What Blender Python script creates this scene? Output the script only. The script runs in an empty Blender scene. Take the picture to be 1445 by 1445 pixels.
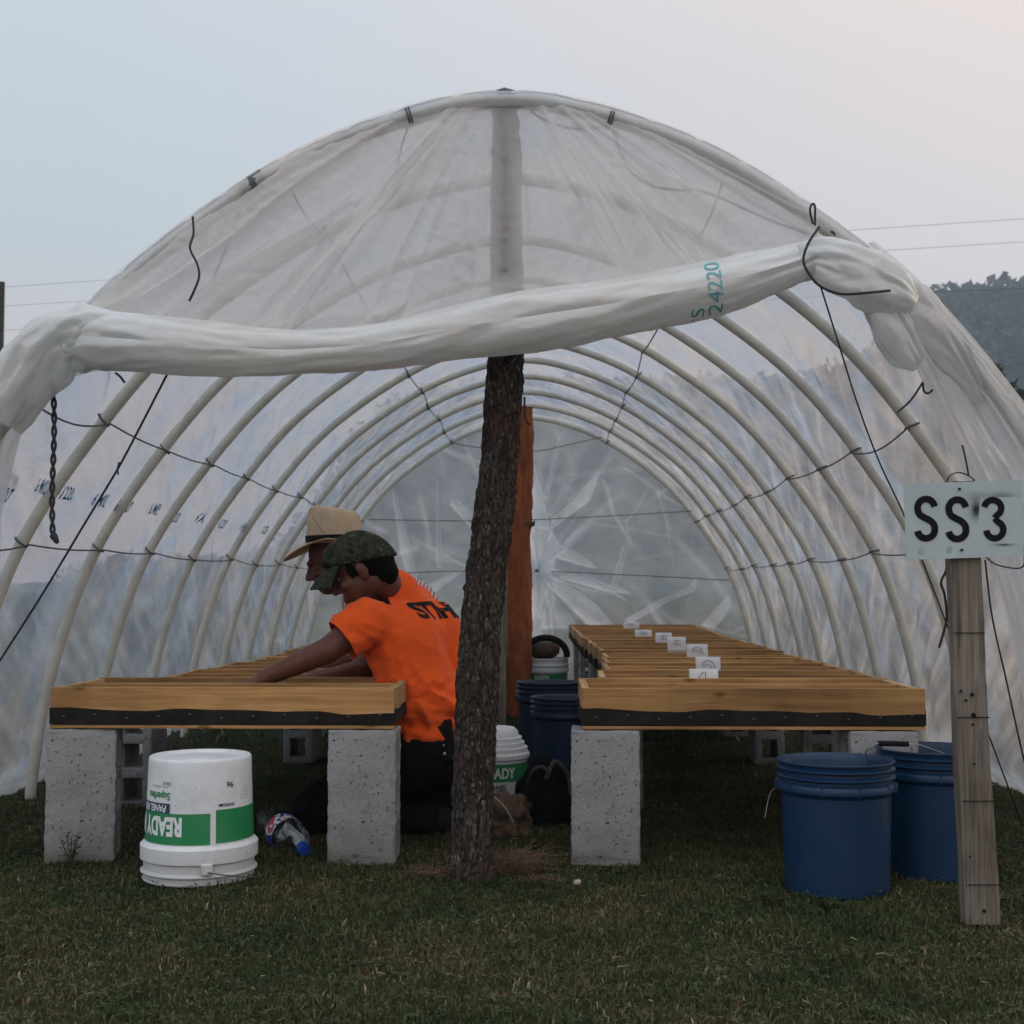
import bpy, bmesh, math, random
import numpy as np
from mathutils import Vector, Matrix, noise
from mathutils.bvhtree import BVHTree
random.seed(7); rng=np.random.default_rng(11)
R=math.radians
sc=bpy.context.scene
COL=sc.collection
# ------------------------------------------------------------------ camera
F=1906.0; CX=CY=722.5; CAMZ=0.8
yaw=math.atan(41.5/F); pit=math.atan(107.5/F*math.cos(yaw))
Fw=Vector((-math.sin(yaw)*math.cos(pit),math.cos(yaw)*math.cos(pit),math.sin(pit)))
Rt=Vector((math.cos(yaw),math.sin(yaw),0)); Up=Rt.cross(Fw)
cam=bpy.data.cameras.new('camera'); camo=bpy.data.objects.new('camera',cam); COL.objects.link(camo)
camo.location=(0,0,CAMZ); camo.rotation_euler=(math.pi/2+pit,0,yaw)
cam.sensor_width=36; cam.lens=F/1445*36; cam.clip_start=.05; cam.clip_end=6000
cam.dof.use_dof=True; cam.dof.focus_distance=3.8; cam.dof.aperture_fstop=9
sc.camera=camo
def P(px,py,Y):
    d=Fw+Rt*((px-CX)/F)-Up*((py-CY)/F)
    return Vector((0,0,CAMZ))+d*(Y/d.y)
# ------------------------------------------------------------------ noise (numpy)
def _h(i,j,k,s):
    i=i.astype(np.int64);j=j.astype(np.int64);k=k.astype(np.int64)
    n=(i*374761393+j*668265263+k*2147483647+s*1274126177)&0xffffffff
    n=((n^(n>>13))*1274126177)&0xffffffff
    n=((n^(n>>16))*2246822519)&0xffffffff
    return ((n^(n>>15))&0xffffff)/float(0xffffff)
def vn(x,y,z=0,s=0):
    x=np.asarray(x,float);y=np.asarray(y,float);z=np.asarray(z,float)+np.zeros_like(x)
    y=y+np.zeros_like(x)
    i=np.floor(x);j=np.floor(y);k=np.floor(z)
    fx=x-i;fy=y-j;fz=z-k
    fx=fx*fx*(3-2*fx);fy=fy*fy*(3-2*fy);fz=fz*fz*(3-2*fz)
    r=0
    for a in(0,1):
        for b in(0,1):
            for c in(0,1):
                w=(fx if a else 1-fx)*(fy if b else 1-fy)*(fz if c else 1-fz)
                r=r+w*_h(i+a,j+b,k+c,s)
    return r
def fbm(x,y,z=0,s=0,o=4):
    r=0;a=.5;f=1.
    for q in range(o):
        r=r+a*vn(np.asarray(x)*f,np.asarray(y)*f,np.asarray(z)*f,s+q*17);a*=.5;f*=2.03
    return r/(1-.5**o)
def vnl(x,y,s=0):
    x=np.asarray(x,float);y=np.asarray(y,float)+0*x; x,y=x+.35*y,y-.3*x
    i=np.floor(x);j=np.floor(y);fx=x-i;fy=y-j;k=i*0
    a=_h(i,j,k,s);b=_h(i+1,j,k,s);c=_h(i,j+1,k,s);d=_h(i+1,j+1,k,s)
    t1=a+(b-a)*fx+(c-a)*fy; t2=d+(c-d)*(1-fx)+(b-d)*(1-fy)
    return np.where(fx+fy<1,t1,t2)
def ridge(n,p=3): return np.clip(1-np.abs(2*n-1),0,1)**p
def sstep(a,b,x):
    t=np.clip((np.asarray(x,float)-a)/(b-a),0,1); return t*t*(3-2*t)
def crom(pts,n):
    """smooth resample of a polyline"""
    pts=[np.array(p,float) for p in pts]
    pts=[2*pts[0]-pts[1]]+pts+[2*pts[-1]-pts[-2]]
    out=[]
    m=len(pts)-3
    for q in range(n):
        t=q/(n-1)*m; i=min(int(t),m-1); u=t-i
        a,b,c,d=pts[i:i+4]
        out.append(.5*((2*b)+(-a+c)*u+(2*a-5*b+4*c-d)*u*u+(-a+3*b-3*c+d)*u**3))
    out=np.array(out)
    return out
def resample(p,n):
    p=np.asarray(p,float); d=np.r_[0,np.cumsum(np.linalg.norm(np.diff(p,axis=0),axis=1))]
    t=np.linspace(0,d[-1],n)
    return np.stack([np.interp(t,d,p[:,k]) for k in range(p.shape[1])],1)
# ------------------------------------------------------------------ mesh builder
class MB:
    def __init__(s): s.v=[];s.f=[];s.mi=[];s.cur=0
    def add(s,vs,fs):
        o=len(s.v); s.v.extend([tuple(map(float,q)) for q in vs])
        for f in fs: s.f.append(tuple(int(i)+o for i in f)); s.mi.append(s.cur)
        return s
    def box(s,c,d,rot=None):
        hx,hy,hz=d[0]/2,d[1]/2,d[2]/2
        vs=[Vector((x*hx,y*hy,z*hz)) for x in(-1,1) for y in(-1,1) for z in(-1,1)]
        if rot: vs=[rot@q for q in vs]
        c=Vector(c); vs=[q+c for q in vs]
        return s.add(vs,[(0,1,3,2),(4,6,7,5),(0,4,5,1),(2,3,7,6),(0,2,6,4),(1,5,7,3)])
    def tube(s,path,rad,seg=10,cap=True,squash=None):
        path=[Vector(p) for p in path]; n=len(path)
        if not hasattr(rad,'__len__'): rad=[rad]*n
        vs=[];fs=[]; N=None
        for i,p in enumerate(path):
            t=(path[min(i+1,n-1)]-path[max(i-1,0)])
            if t.length<1e-9: t=Vector((0,0,1))
            t.normalize()
            if N is None:
                a=Vector((0,0,1)) if abs(t.z)<.9 else Vector((1,0,0))
                N=t.cross(a).normalized()
            else:
                N=(N-t*N.dot(t)); 
                if N.length<1e-6: N=t.orthogonal()
                N.normalize()
            B=t.cross(N)
            for k in range(seg):
                a=2*math.pi*k/seg
                vs.append(p+(N*math.cos(a)+B*math.sin(a))*rad[i])
        for i in range(n-1):
            for k in range(seg):
                a=i*seg+k;b=i*seg+(k+1)%seg
                fs.append((a,b,b+seg,a+seg))
        if cap:
            fs.append(tuple(range(seg-1,-1,-1))); fs.append(tuple((n-1)*seg+k for k in range(seg)))
        return s.add(vs,fs)
    def lathe(s,prof,seg=48,c=(0,0,0),rot=None,a0=0,a1=2*math.pi):
        full=abs(a1-a0-2*math.pi)<1e-6
        m=seg if full else seg+1
        vs=[];fs=[];c=Vector(c)
        for r,z in prof:
            for k in range(m):
                a=a0+(a1-a0)*k/seg
                q=Vector((r*math.cos(a),r*math.sin(a),z))
                if rot: q=rot@q
                vs.append(q+c)
        for i in range(len(prof)-1):
            for k in range(seg):
                a=i*m+k;b=i*m+((k+1)%m)
                fs.append((a,b,b+m,a+m))
        return s.add(vs,fs)
    def ell(s,c,r,M=None,seg=20,rings=12):
        vs=[];fs=[];c=Vector(c)
        for i in range(rings+1):
            th=math.pi*i/rings
            for k in range(seg):
                a=2*math.pi*k/seg
                q=Vector((r[0]*math.sin(th)*math.cos(a),r[1]*math.sin(th)*math.sin(a),r[2]*math.cos(th)))
                if M: q=M@q
                vs.append(q+c)
        for i in range(rings):
            for k in range(seg):
                a=i*seg+k;b=i*seg+(k+1)%seg
                fs.append((a,a+seg,b+seg,b))
        return s.add(vs,fs)
    def caps(s,a,b,ra,rb,seg=16):
        a=Vector(a);b=Vector(b);t=b-a;L=t.length
        t=t.normalized() if L>1e-6 else Vector((0,0,1))
        pts=[];rd=[]
        for i in range(6):
            th=math.pi/2*(1-i/5); pts.append(a-t*ra*math.sin(th)); rd.append(max(ra*math.cos(th),1e-4))
        for i in range(6):
            th=math.pi/2*i/5; pts.append(b+t*rb*math.sin(th)); rd.append(max(rb*math.cos(th),1e-4))
        return s.tube(pts,rd,seg)
    def grid(s,V):
        n,m=V.shape[:2]
        idx=np.arange(n*m).reshape(n,m)
        fs=np.stack([idx[:-1,:-1],idx[1:,:-1],idx[1:,1:],idx[:-1,1:]],-1).reshape(-1,4)
        return s.add(V.reshape(-1,3),fs)
    def build(s,name,mats,parent=None,smooth=True,loc=None,bevel=0,attr=None,sharp=40):
        me=bpy.data.meshes.new(name)
        if loc is not None:
            l=Vector(loc); vs=[(q[0]-l.x,q[1]-l.y,q[2]-l.z) for q in s.v]
        else: vs=s.v
        me.from_pydata(vs,[],s.f)
        if not isinstance(mats,(list,tuple)): mats=[mats]
        for m in mats: me.materials.append(m)
        if len(mats)>1: me.polygons.foreach_set('material_index',s.mi)
        if attr:
            for an,av in attr.items():
                A=me.attributes.new(an,'FLOAT','POINT'); A.data.foreach_set('value',np.asarray(av,dtype=np.float32).ravel())
        me.validate(); me.update()
        if smooth:
            me.polygons.foreach_set('use_smooth',[True]*len(me.polygons))
            if sharp: me.set_sharp_from_angle(angle=R(sharp))
        o=bpy.data.objects.new(name,me); COL.objects.link(o)
        if loc is not None: o.location=loc
        if parent is not None: o.parent=parent
        if bevel:
            b=o.modifiers.new('b','BEVEL'); b.width=bevel; b.segments=2; b.limit_method='ANGLE'
            bake(o)
        return o
def bake(o):
    dg=bpy.context.evaluated_depsgraph_get(); dg.update()
    me=bpy.data.meshes.new_from_object(o.evaluated_get(dg),preserve_all_data_layers=True,depsgraph=dg)
    o.modifiers.clear(); o.data=me
def tag(o,label=None,cat=None,group=None,kind=None):
    if label: o['label']=label
    if cat: o['category']=cat
    if group: o['group']=group
    if kind: o['kind']=kind
    return o
def empty(name,loc,rz=0):
    o=bpy.data.objects.new(name,None); COL.objects.link(o); o.location=loc; o.rotation_euler=(0,0,rz); o.empty_display_size=.05
    return o
def copy_tree(o,parent=None):
    c=o.copy(); COL.objects.link(c); c.parent=parent
    for ch in [q for q in bpy.data.objects if q.parent==o and q is not c]: copy_tree(ch,c)
    return c
# ------------------------------------------------------------------ materials
class NT:
    def __init__(s,name):
        s.m=bpy.data.materials.new(name); s.m.use_nodes=True; s.t=s.m.node_tree; s.t.nodes.clear()
        s.out=s.n('ShaderNodeOutputMaterial')
    def n(s,ty,**k):
        q=s.t.nodes.new(ty)
        for a,b in k.items(): setattr(q,a,b)
        return q
    def l(s,a,b): s.t.links.new(a,b); return b
    def val(s,sock,v):
        if hasattr(v,'is_linked') or hasattr(v,'links'): s.l(v,sock)
        elif isinstance(v,(tuple,list)) and len(v)==3 and sock.type=='RGBA': sock.default_value=(*v,1)
        else: sock.default_value=v
    def coord(s,kind='Object',scale=(1,1,1),rot=(0,0,0)):
        tc=s.n('ShaderNodeTexCoord'); mp=s.n('ShaderNodeMapping'); mp.inputs['Scale'].default_value=scale; mp.inputs['Rotation'].default_value=rot
        s.l(tc.outputs[kind],mp.inputs[0]); return mp.outputs[0]
    def noise(s,vec,scale=5,detail=4,rough=.55,dist=0):
        q=s.n('ShaderNodeTexNoise'); s.l(vec,q.inputs['Vector']); q.inputs['Scale'].default_value=scale; q.inputs['Detail'].default_value=detail; q.inputs['Roughness'].default_value=rough; q.inputs['Distortion'].default_value=dist
        return q.outputs['Fac']
    def voro(s,vec,scale=5,feature='F1',out='Distance'):
        q=s.n('ShaderNodeTexVoronoi',feature=feature); s.l(vec,q.inputs['Vector']); q.inputs['Scale'].default_value=scale
        return q.outputs[out]
    def ramp(s,fac,stops,interp='LINEAR'):
        q=s.n('ShaderNodeValToRGB'); s.l(fac,q.inputs[0]); cr=q.color_ramp; cr.interpolation=interp
        while len(cr.elements)<len(stops): cr.elements.new(.5)
        for e,(p,c) in zip(cr.elements,stops):
            e.position=p; e.color=(*c,1) if hasattr(c,'__len__') else (c,c,c,1)
        return q.outputs[0]
    def mix(s,f,a,b,blend='MIX'):
        q=s.n('ShaderNodeMix',data_type='RGBA',blend_type=blend)
        s.val(q.inputs[0],f); s.val(q.inputs[6],a); s.val(q.inputs[7],b); return q.outputs[2]
    def math(s,op,a,b=0,c=0):
        q=s.n('ShaderNodeMath',operation=op); s.val(q.inputs[0],a); s.val(q.inputs[1],b); s.val(q.inputs[2],c); return q.outputs[0]
    def bump(s,h,strength=.3,dist=.01):
        q=s.n('ShaderNodeBump'); s.l(h,q.inputs['Height']); q.inputs['Strength'].default_value=strength; q.inputs['Distance'].default_value=dist
        return q.outputs[0]
    def pbr(s,col,rough=.6,bump=None,metal=0,spec=.5,**k):
        q=s.n('ShaderNodeBsdfPrincipled'); s.val(q.inputs['Base Color'],col); s.val(q.inputs['Roughness'],rough); s.val(q.inputs['Metallic'],metal)
        q.inputs['Specular IOR Level'].default_value=spec
        if bump is not None: s.l(bump,q.inputs['Normal'])
        for a,b in k.items(): s.val(q.inputs[a.replace('_',' ')],b)
        s.l(q.outputs[0],s.out.inputs[0]); return q
    def rnd(s): return s.n('ShaderNodeObjectInfo').outputs['Random']
def simple(name,col,rough=.6,var=.25,scale=30,bump=.15,bd=.002,spec=.5,metal=0,coord='Object'):
    t=NT(name); v=t.coord(coord); n=t.noise(v,scale,5)
    dark=tuple(c*(1-var) for c in col); lite=tuple(min(1,c*(1+var)) for c in col)
    t.pbr(t.ramp(n,[(.3,dark),(.7,lite)]),rough,t.bump(n,bump,bd),metal,spec); return t.m
def wood(name,axis,c0,c1,knots=True,rough=.75):
    t=NT(name); sc_={0:(1.5,28,28),1:(28,1.5,28),2:(46,46,2.2)}[axis]
    tc=t.n('ShaderNodeTexCoord'); r=t.rnd()
    cmb=t.n('ShaderNodeCombineXYZ'); 
    for k in range(3): t.l(t.math('MULTIPLY',r,13.7+k*5),cmb.inputs[k])
    ad=t.n('ShaderNodeVectorMath',operation='ADD'); t.l(tc.outputs['Object'],ad.inputs[0]); t.l(cmb.outputs[0],ad.inputs[1])
    mp=t.n('ShaderNodeMapping'); mp.inputs['Scale'].default_value=sc_; t.l(ad.outputs[0],mp.inputs[0])
    g=t.noise(mp.outputs[0],1.6,6,.65,1.2)
    col=t.ramp(g,[(.25,c0),(.5,tuple((a+b)/2 for a,b in zip(c0,c1))),(.75,c1)])
    big=t.noise(ad.outputs[0],2.5,3)
    col=t.mix(.75,col,t.ramp(big,[(.3,(.42,.36,.30)),(.5,(.9,.85,.8)),(.7,(1.2,1.12,1.02))]),'MULTIPLY')
    if knots:
        mk=t.n('ShaderNodeMapping'); ks=[13,13,13]; ks[axis]=5.0; mk.inputs['Scale'].default_value=ks; t.l(ad.outputs[0],mk.inputs[0])
        kd=t.voro(mk.outputs[0],1.0)
        col=t.mix(t.ramp(kd,[(.05,.8),(.13,0.0)]),col,tuple(c*.4 for c in c0))
    tint=t.math('MULTIPLY_ADD',r,.5,.75)
    cc=t.n('ShaderNodeCombineColor'); 
    for k in range(3): t.l(tint,cc.inputs[k])
    col=t.mix(1.0,col,cc.outputs[0],'MULTIPLY')
    t.pbr(col,rough,t.bump(g,.35,.002),0,.25); return t.m
def film(name,base=.55,amp=.3,tint=(.80,.81,.82),streak=(9,2,3),gloss=.08,clear=(.93,.94,.95),tshare=.5,bs=.5,tint2=None,grough=.28):
    t=NT(name)
    v=t.coord('Object',streak); n=t.noise(v,1.0,6,.6,1.5)
    v2=t.coord('Object'); n2=t.noise(v2,3.0,3,.5,.5); n3=t.noise(v2,55,3,.6,.8)
    at=t.n('ShaderNodeAttribute',attribute_name='haze').outputs['Fac']
    f=t.math('ADD',base,t.math('MULTIPLY',t.math('SUBTRACT',n,.5),amp))
    f=t.math('ADD',f,t.math('MULTIPLY',t.math('SUBTRACT',n2,.5),amp*1.1))
    f=t.math('ADD',f,t.math('MULTIPLY',t.math('SUBTRACT',n3,.5),.10))
    f=t.math('ADD',f,at); 
    mn=t.math('MINIMUM',f,.97); f=t.math('MAXIMUM',mn,.08)
    bh=t.math('ADD',t.math('MULTIPLY',n,1.0),t.math('MULTIPLY',t.noise(v2,26,4,.6,1.0),.35))
    b=t.bump(bh,bs,.02)
    tr=t.n('ShaderNodeBsdfTransparent'); tr.inputs[0].default_value=(*clear,1)
    di=t.n('ShaderNodeBsdfDiffuse'); tcol=t.mix(t.ramp(t.noise(v2,2.2,3,.6,1.0),[(.38,0.),(.62,1.)]),tint,tint2 or tint); t.l(tcol,di.inputs[0]); t.l(b,di.inputs['Normal'])
    tl=t.n('ShaderNodeBsdfTranslucent'); t.l(tcol,tl.inputs[0]); t.l(b,tl.inputs['Normal'])
    m1=t.n('ShaderNodeMixShader'); m1.inputs[0].default_value=tshare; t.l(di.outputs[0],m1.inputs[1]); t.l(tl.outputs[0],m1.inputs[2])
    m2=t.n('ShaderNodeMixShader'); t.l(f,m2.inputs[0]); t.l(tr.outputs[0],m2.inputs[1]); t.l(m1.outputs[0],m2.inputs[2])
    gl=t.n('ShaderNodeBsdfGlossy'); gl.inputs['Roughness'].default_value=grough; t.l(b,gl.inputs['Normal']); gl.inputs[0].default_value=(.9,.9,.9,1)
    m3=t.n('ShaderNodeMixShader'); m3.inputs[0].default_value=gloss; t.l(m2.outputs[0],m3.inputs[1]); t.l(gl.outputs[0],m3.inputs[2])
    t.l(m3.outputs[0],t.out.inputs[0]); return t.m
M={}
M['film']=film('greenhouse_film',.53,.60,(.58,.66,.77),streak=(8,1.6,2.5),tshare=.58,bs=.7,clear=(.72,.76,.81),tint2=(.76,.72,.70),grough=.16)
M['film_front']=film('front_film',.75,.20,(.99,.98,.96),(2.2,3,5),.06,clear=(.97,.97,.97),tshare=.70,bs=.16,tint2=(.97,.95,.92))
M['film_roll']=film('rolled_film',.88,.18,(.80,.83,.84),(2,7,7),.12,tshare=.36,bs=.14,tint2=(.80,.79,.75),grough=.22)
M['film_flap']=film('gathered_film',.70,.30,(.84,.87,.89),(8,3,1.3),.10,tshare=.5,bs=.3,tint2=(.84,.82,.80),grough=.2)
M['film_end']=film('end_film',.38,.26,(.93,.96,.99),(3,3,3),.06,clear=(.82,.92,1.),tshare=.6,bs=.5,grough=.18)
M['pvc']=simple('pvc_pipe',(.62,.61,.53),.45,.12,14,.05,spec=.4)
M['cord']=simple('black_cord',(.018,.018,.02),.7,.3,200)
M['twine']=simple('grey_twine',(.10,.10,.10),.8,.3,300)
M['wood_x']=wood('pine_x',0,(.27,.140,.050),(.60,.36,.15))
M['wood_y']=wood('pine_y',1,(.36,.21,.09),(.62,.44,.23))
M['wood_end']=simple('pine_end_grain',(.40,.22,.10),.8,.3,60)
M['wood_old']=wood('weathered_wood',2,(.06,.05,.042),(.29,.26,.225),True,.95)
t=NT('shade_mesh'); v=t.coord(); w=t.n('ShaderNodeTexWave'); w.inputs['Scale'].default_value=160; t.l(v,w.inputs[0]); w.inputs['Distortion'].default_value=1
n=t.noise(v,18,4); t.pbr(t.ramp(n,[(.3,(.012,.011,.010)),(.7,(.028,.025,.021))]),.85,t.bump(w.outputs['Fac'],.4,.002),0,.15); M['mesh']=t.m
# concrete
t=NT('concrete'); v=t.coord(); n1=t.noise(v,6,4); n2=t.noise(v,140,4,.7); n3=t.noise(v,85,3,.7)
col=t.ramp(n1,[(.3,(.25,.255,.255)),(.7,(.35,.355,.355))]); col=t.mix(t.ramp(n2,[(.40,.0),(.7,.4)]),col,(.38,.39,.385)); col=t.mix(t.ramp(n2,[(.25,.5),(.42,.0)]),col,(.12,.12,.12))
pit_=t.ramp(n3,[(.31,.9),(.37,0.)]); col=t.mix(pit_,col,(.05,.05,.05)); 
sz_=t.n('ShaderNodeSeparateXYZ'); t.l(v,sz_.inputs[0]); st_=t.noise(v,11,4,.7); col=t.mix(t.math('MULTIPLY',t.ramp(t.math('ADD',sz_.outputs[2],t.math('MULTIPLY',st_,.16)),[(.09,1.),(.19,0.)]),.55),col,(.10,.085,.06))
rr0=t.rnd(); big_=t.noise(t.coord('Object',(1,1,.5)),5.5,3,.6); col=t.mix(t.ramp(big_,[(.5,0.),(.7,.45)]),col,(.17,.165,.155))
h=t.math('SUBTRACT',n2,t.math('MULTIPLY',pit_,1.5)); t.pbr(col,.95,t.bump(h,.8,.004),0,.2); M['conc']=t.m
# bark
t=NT('bark'); v=t.coord('Object',(1,1,.30)); n=t.noise(v,34,6,.7,.9); vo=t.voro(t.coord('Object',(1,1,.33)),62,'DISTANCE_TO_EDGE'); n2=t.noise(t.coord('Object',(1,1,.4)),110,4,.75)
col=t.ramp(n,[(.30,(.020,.016,.014)),(.52,(.062,.050,.042)),(.72,(.135,.112,.094))])
col=t.mix(t.ramp(n2,[(.56,0.),(.68,.85)]),col,(.36,.33,.29))
big=t.noise(t.coord(),7,3); col=t.mix(t.ramp(big,[(.50,0.),(.62,.45)]),col,(.075,.036,.026))
col=t.mix(t.ramp(vo,[(.0,.8),(.10,0.)]),col,(.006,.005,.004))
h=t.math('ADD',t.math('MINIMUM',vo,.25),t.math('MULTIPLY',n,1.2)); t.pbr(col,.9,t.bump(h,1.0,.014),0,.15); M['bark']=t.m
M['redwood']=wood('red_split_wood',2,(.12,.032,.014),(.33,.105,.045),False,.8)
# plastics
def plastic(name,col,rough=.4,dirt=.35,dcol=(.18,.16,.12)):
    t=NT(name); v=t.coord(); n=t.noise(v,9,5,.7); n2=t.noise(v,60,4,.7)
    c=t.mix(t.math('MULTIPLY',t.ramp(n,[(.45,0.),(.8,1.)]),dirt),col,dcol)
    c=t.mix(t.ramp(n2,[(.62,0.),(.74,min(1,dirt*1.6))]),c,dcol); sp_=t.noise(v,150,2,.5); c=t.mix(t.ramp(sp_,[(.72,0.),(.75,.8)]),c,tuple(q*.4 for q in dcol))
    zz_=t.n('ShaderNodeSeparateXYZ'); t.l(v,zz_.inputs[0]); c=t.mix(t.math('MULTIPLY',t.ramp(t.math('ADD',zz_.outputs[2],t.math('MULTIPLY',n,.10)),[(.05,.8),(.16,0.)]),min(1,dirt*1.8)),c,dcol)
    t.pbr(c,t.math('MULTIPLY_ADD',n,.25,rough-.08),t.bump(n2,.06,.001),0,.45,Subsurface_Weight=0.0); return t.m
M['white_pl']=plastic('white_plastic',(.74,.77,.79),.42,.30)
M['blue_pl']=plastic('blue_plastic',(.0035,.029,.078),.36,.10,(.02,.04,.07))
M['navy_pl']=plastic('dark_blue_plastic',(.005,.022,.055),.4,.2,(.015,.02,.03))
M['green_ink']=plastic('green_print',(.012,.22,.075),.45,.12,(.3,.4,.3))
M['navy_ink']=plastic('navy_print',(.03,.035,.10),.5,.1)
M['white_ink']=plastic('white_print',(.74,.77,.78),.5,.1)
M['grey_ink']=plastic('faded_print',(.28,.33,.36),.5,.1)
M['black']=simple('black_paint',(.008,.008,.009),.75,.3,60,spec=.15)
M['wire']=simple('galvanised_wire',(.35,.35,.36),.35,.2,80,metal=.8)
M['film_ink']=simple('blue_film_ink',(.03,.22,.45),.5,.3,90)
M['teal_ink']=simple('teal_film_ink',(.10,.42,.45),.5,.3,90)
M['paper']=simple('white_paper',(.72,.72,.74),.8,.05,20)
M['ink']=simple('marker_ink',(.05,.05,.06),.7,.2,60)
M['skin']=simple('skin',(.125,.046,.030),.5,.18,35,.1,.001,.35)
M['skin2']=simple('skin_dark',(.095,.034,.024),.5,.18,35,.1,.001,.35)
M['hair']=simple('black_hair',(.004,.0035,.0035),.8,.4,400,.8,.002,.08)
M['pants']=simple('black_trousers',(.006,.007,.008),.9,.4,22,.6,.01,.1)
M['pants2']=simple('dark_trousers',(.02,.024,.035),.85,.4,22,.6,.01)
def cloth(name,col,var=.08):
    t=NT(name); v=t.coord(); n=t.noise(v,7,3,.5,.5); f=t.noise(v,260,3); c=t.ramp(n,[(.3,tuple(q*(1-var) for q in col)),(.7,tuple(min(1,q*(1+var)) for q in col))])
    h=t.math('ADD',t.math('MULTIPLY',n,1.),t.math('MULTIPLY',f,.06)); q=t.pbr(c,.85,t.bump(h,.3,.02),0,.15); q.inputs['Sheen Weight'].default_value=.1; return t.m
M['orange']=cloth('orange_cotton',(.88,.115,.018))
t=NT('striped_cotton'); v=t.coord('Object',(1,.35,1)); w=t.n('ShaderNodeTexWave',bands_direction='X'); w.inputs['Scale'].default_value=26; w.inputs['Distortion'].default_value=.6; t.l(v,w.inputs[0])
t.pbr(t.ramp(w.outputs['Fac'],[(.35,(.42,.10,.11)),(.6,(.62,.55,.56))]),.85); M['striped']=t.m
t=NT('camouflage'); v=t.coord('Object',(1,1.6,1.6)); n=t.noise(v,24,2,.5,.6); n2=t.noise(v,36,2,.5,.6)
c=t.ramp(n,[(.0,(.022,.028,.018)),(.46,(.05,.055,.034)),(.55,(.018,.02,.016)),(.63,(.10,.095,.065))],'CONSTANT'); c=t.mix(t.ramp(n2,[(.6,0.),(.62,1.)]),c,(.035,.042,.024))
t.pbr(c,.85,t.bump(t.noise(v,300,2),.2,.001),0,.15); M['camo']=t.m
t=NT('straw'); v=t.coord('Object',(1,1,1)); w=t.n('ShaderNodeTexWave',bands_direction='Z'); w.inputs['Scale'].default_value=90; w.inputs['Distortion'].default_value=1.5; t.l(v,w.inputs[0]); n=t.noise(v,14,4)
c=t.mix(.3,t.ramp(n,[(.3,(.50,.37,.23)),(.7,(.70,.56,.39))]),t.ramp(w.outputs['Fac'],[(.2,(.6,.6,.6)),(.8,(1,1,1))]),'MULTIPLY'); t.pbr(c,.8,t.bump(w.outputs['Fac'],.4,.002),0,.2); M['straw']=t.m
M['tan']=simple('burlap',(.085,.055,.034),.95,.4,50,.8,.01)
M['drygrass']=simple('dry_grass',(.125,.072,.045),.9,.4,50)
# clear plastic bottle
t=NT('clear_plastic'); tr=t.n('ShaderNodeBsdfTransparent'); tr.inputs[0].default_value=(.9,.92,.95,1); g=t.n('ShaderNodeBsdfGlossy'); g.inputs['Roughness'].default_value=.12; fr=t.n('ShaderNodeFresnel'); fr.inputs[0].default_value=1.5
v=t.coord(); b=t.bump(t.noise(v,25,3),.6,.01); t.l(b,g.inputs['Normal']); t.l(b,fr.inputs['Normal'])
mm=t.n('ShaderNodeMixShader'); t.l(t.math('MULTIPLY_ADD',fr.outputs[0],.45,.015),mm.inputs[0]); t.l(tr.outputs[0],mm.inputs[1]); t.l(g.outputs[0],mm.inputs[2]); t.l(mm.outputs[0],t.out.inputs[0]); M['clear']=t.m
M['cap_blue']=plastic('blue_cap',(.01,.05,.35),.35,.05)
# ground + foliage
t=NT('soil'); v=t.coord(); n=t.noise(v,1.3,5,.6); n2=t.noise(v,30,4,.7)
c=t.ramp(n,[(.3,(.030,.028,.016)),(.5,(.022,.030,.012)),(.7,(.045,.034,.020))]); c=t.mix(.6,c,t.ramp(n2,[(.3,(.4,.4,.4)),(.7,(1.2,1.2,1.2))]),'MULTIPLY'); t.pbr(c,.95,t.bump(n2,.8,.02),0,.1); M['soil']=t.m
def leafmat(name,stops,attr='tint',rough=.6,transl=.25):
    t=NT(name); a=t.n('ShaderNodeAttribute',attribute_name=attr).outputs['Fac']
    geo=t.n('ShaderNodeNewGeometry'); 
    big=t.noise(geo.outputs['Position'],2.3,5,.68); f=t.math('ADD',a,t.math('MULTIPLY',t.math('SUBTRACT',big,.47),1.7))
    c=t.ramp(f,stops)
    q=t.pbr(c,rough,None,0,.3); tl=t.n('ShaderNodeBsdfTranslucent'); t.l(c,tl.inputs[0]); mx=t.n('ShaderNodeMixShader'); mx.inputs[0].default_value=transl
    t.l(q.outputs[0],mx.inputs[1]); t.l(tl.outputs[0],mx.inputs[2]); t.l(mx.outputs[0],t.out.inputs[0]); return t.m
M['grass']=leafmat('grass_blades',[(.0,(.022,.032,.011)),(.28,(.046,.070,.021)),(.55,(.082,.096,.034)),(.70,(.115,.078,.038)),(.88,(.14,.090,.050)),(1.,(.32,.26,.16))])
M['leaf']=leafmat('tree_leaves',[(.1,(.018,.028,.010)),(.5,(.035,.05,.017)),(.9,(.06,.075,.025))])
M['forest']=leafmat('hill_forest',[(.1,(.016,.026,.014)),(.5,(.028,.042,.020)),(.9,(.045,.06,.028))])
M['trunk']=simple('pale_trunk',(.10,.085,.07),.9,.3,20)
M['pole']=simple('dark_pole',(.035,.03,.026),.9,.3,20)
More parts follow.
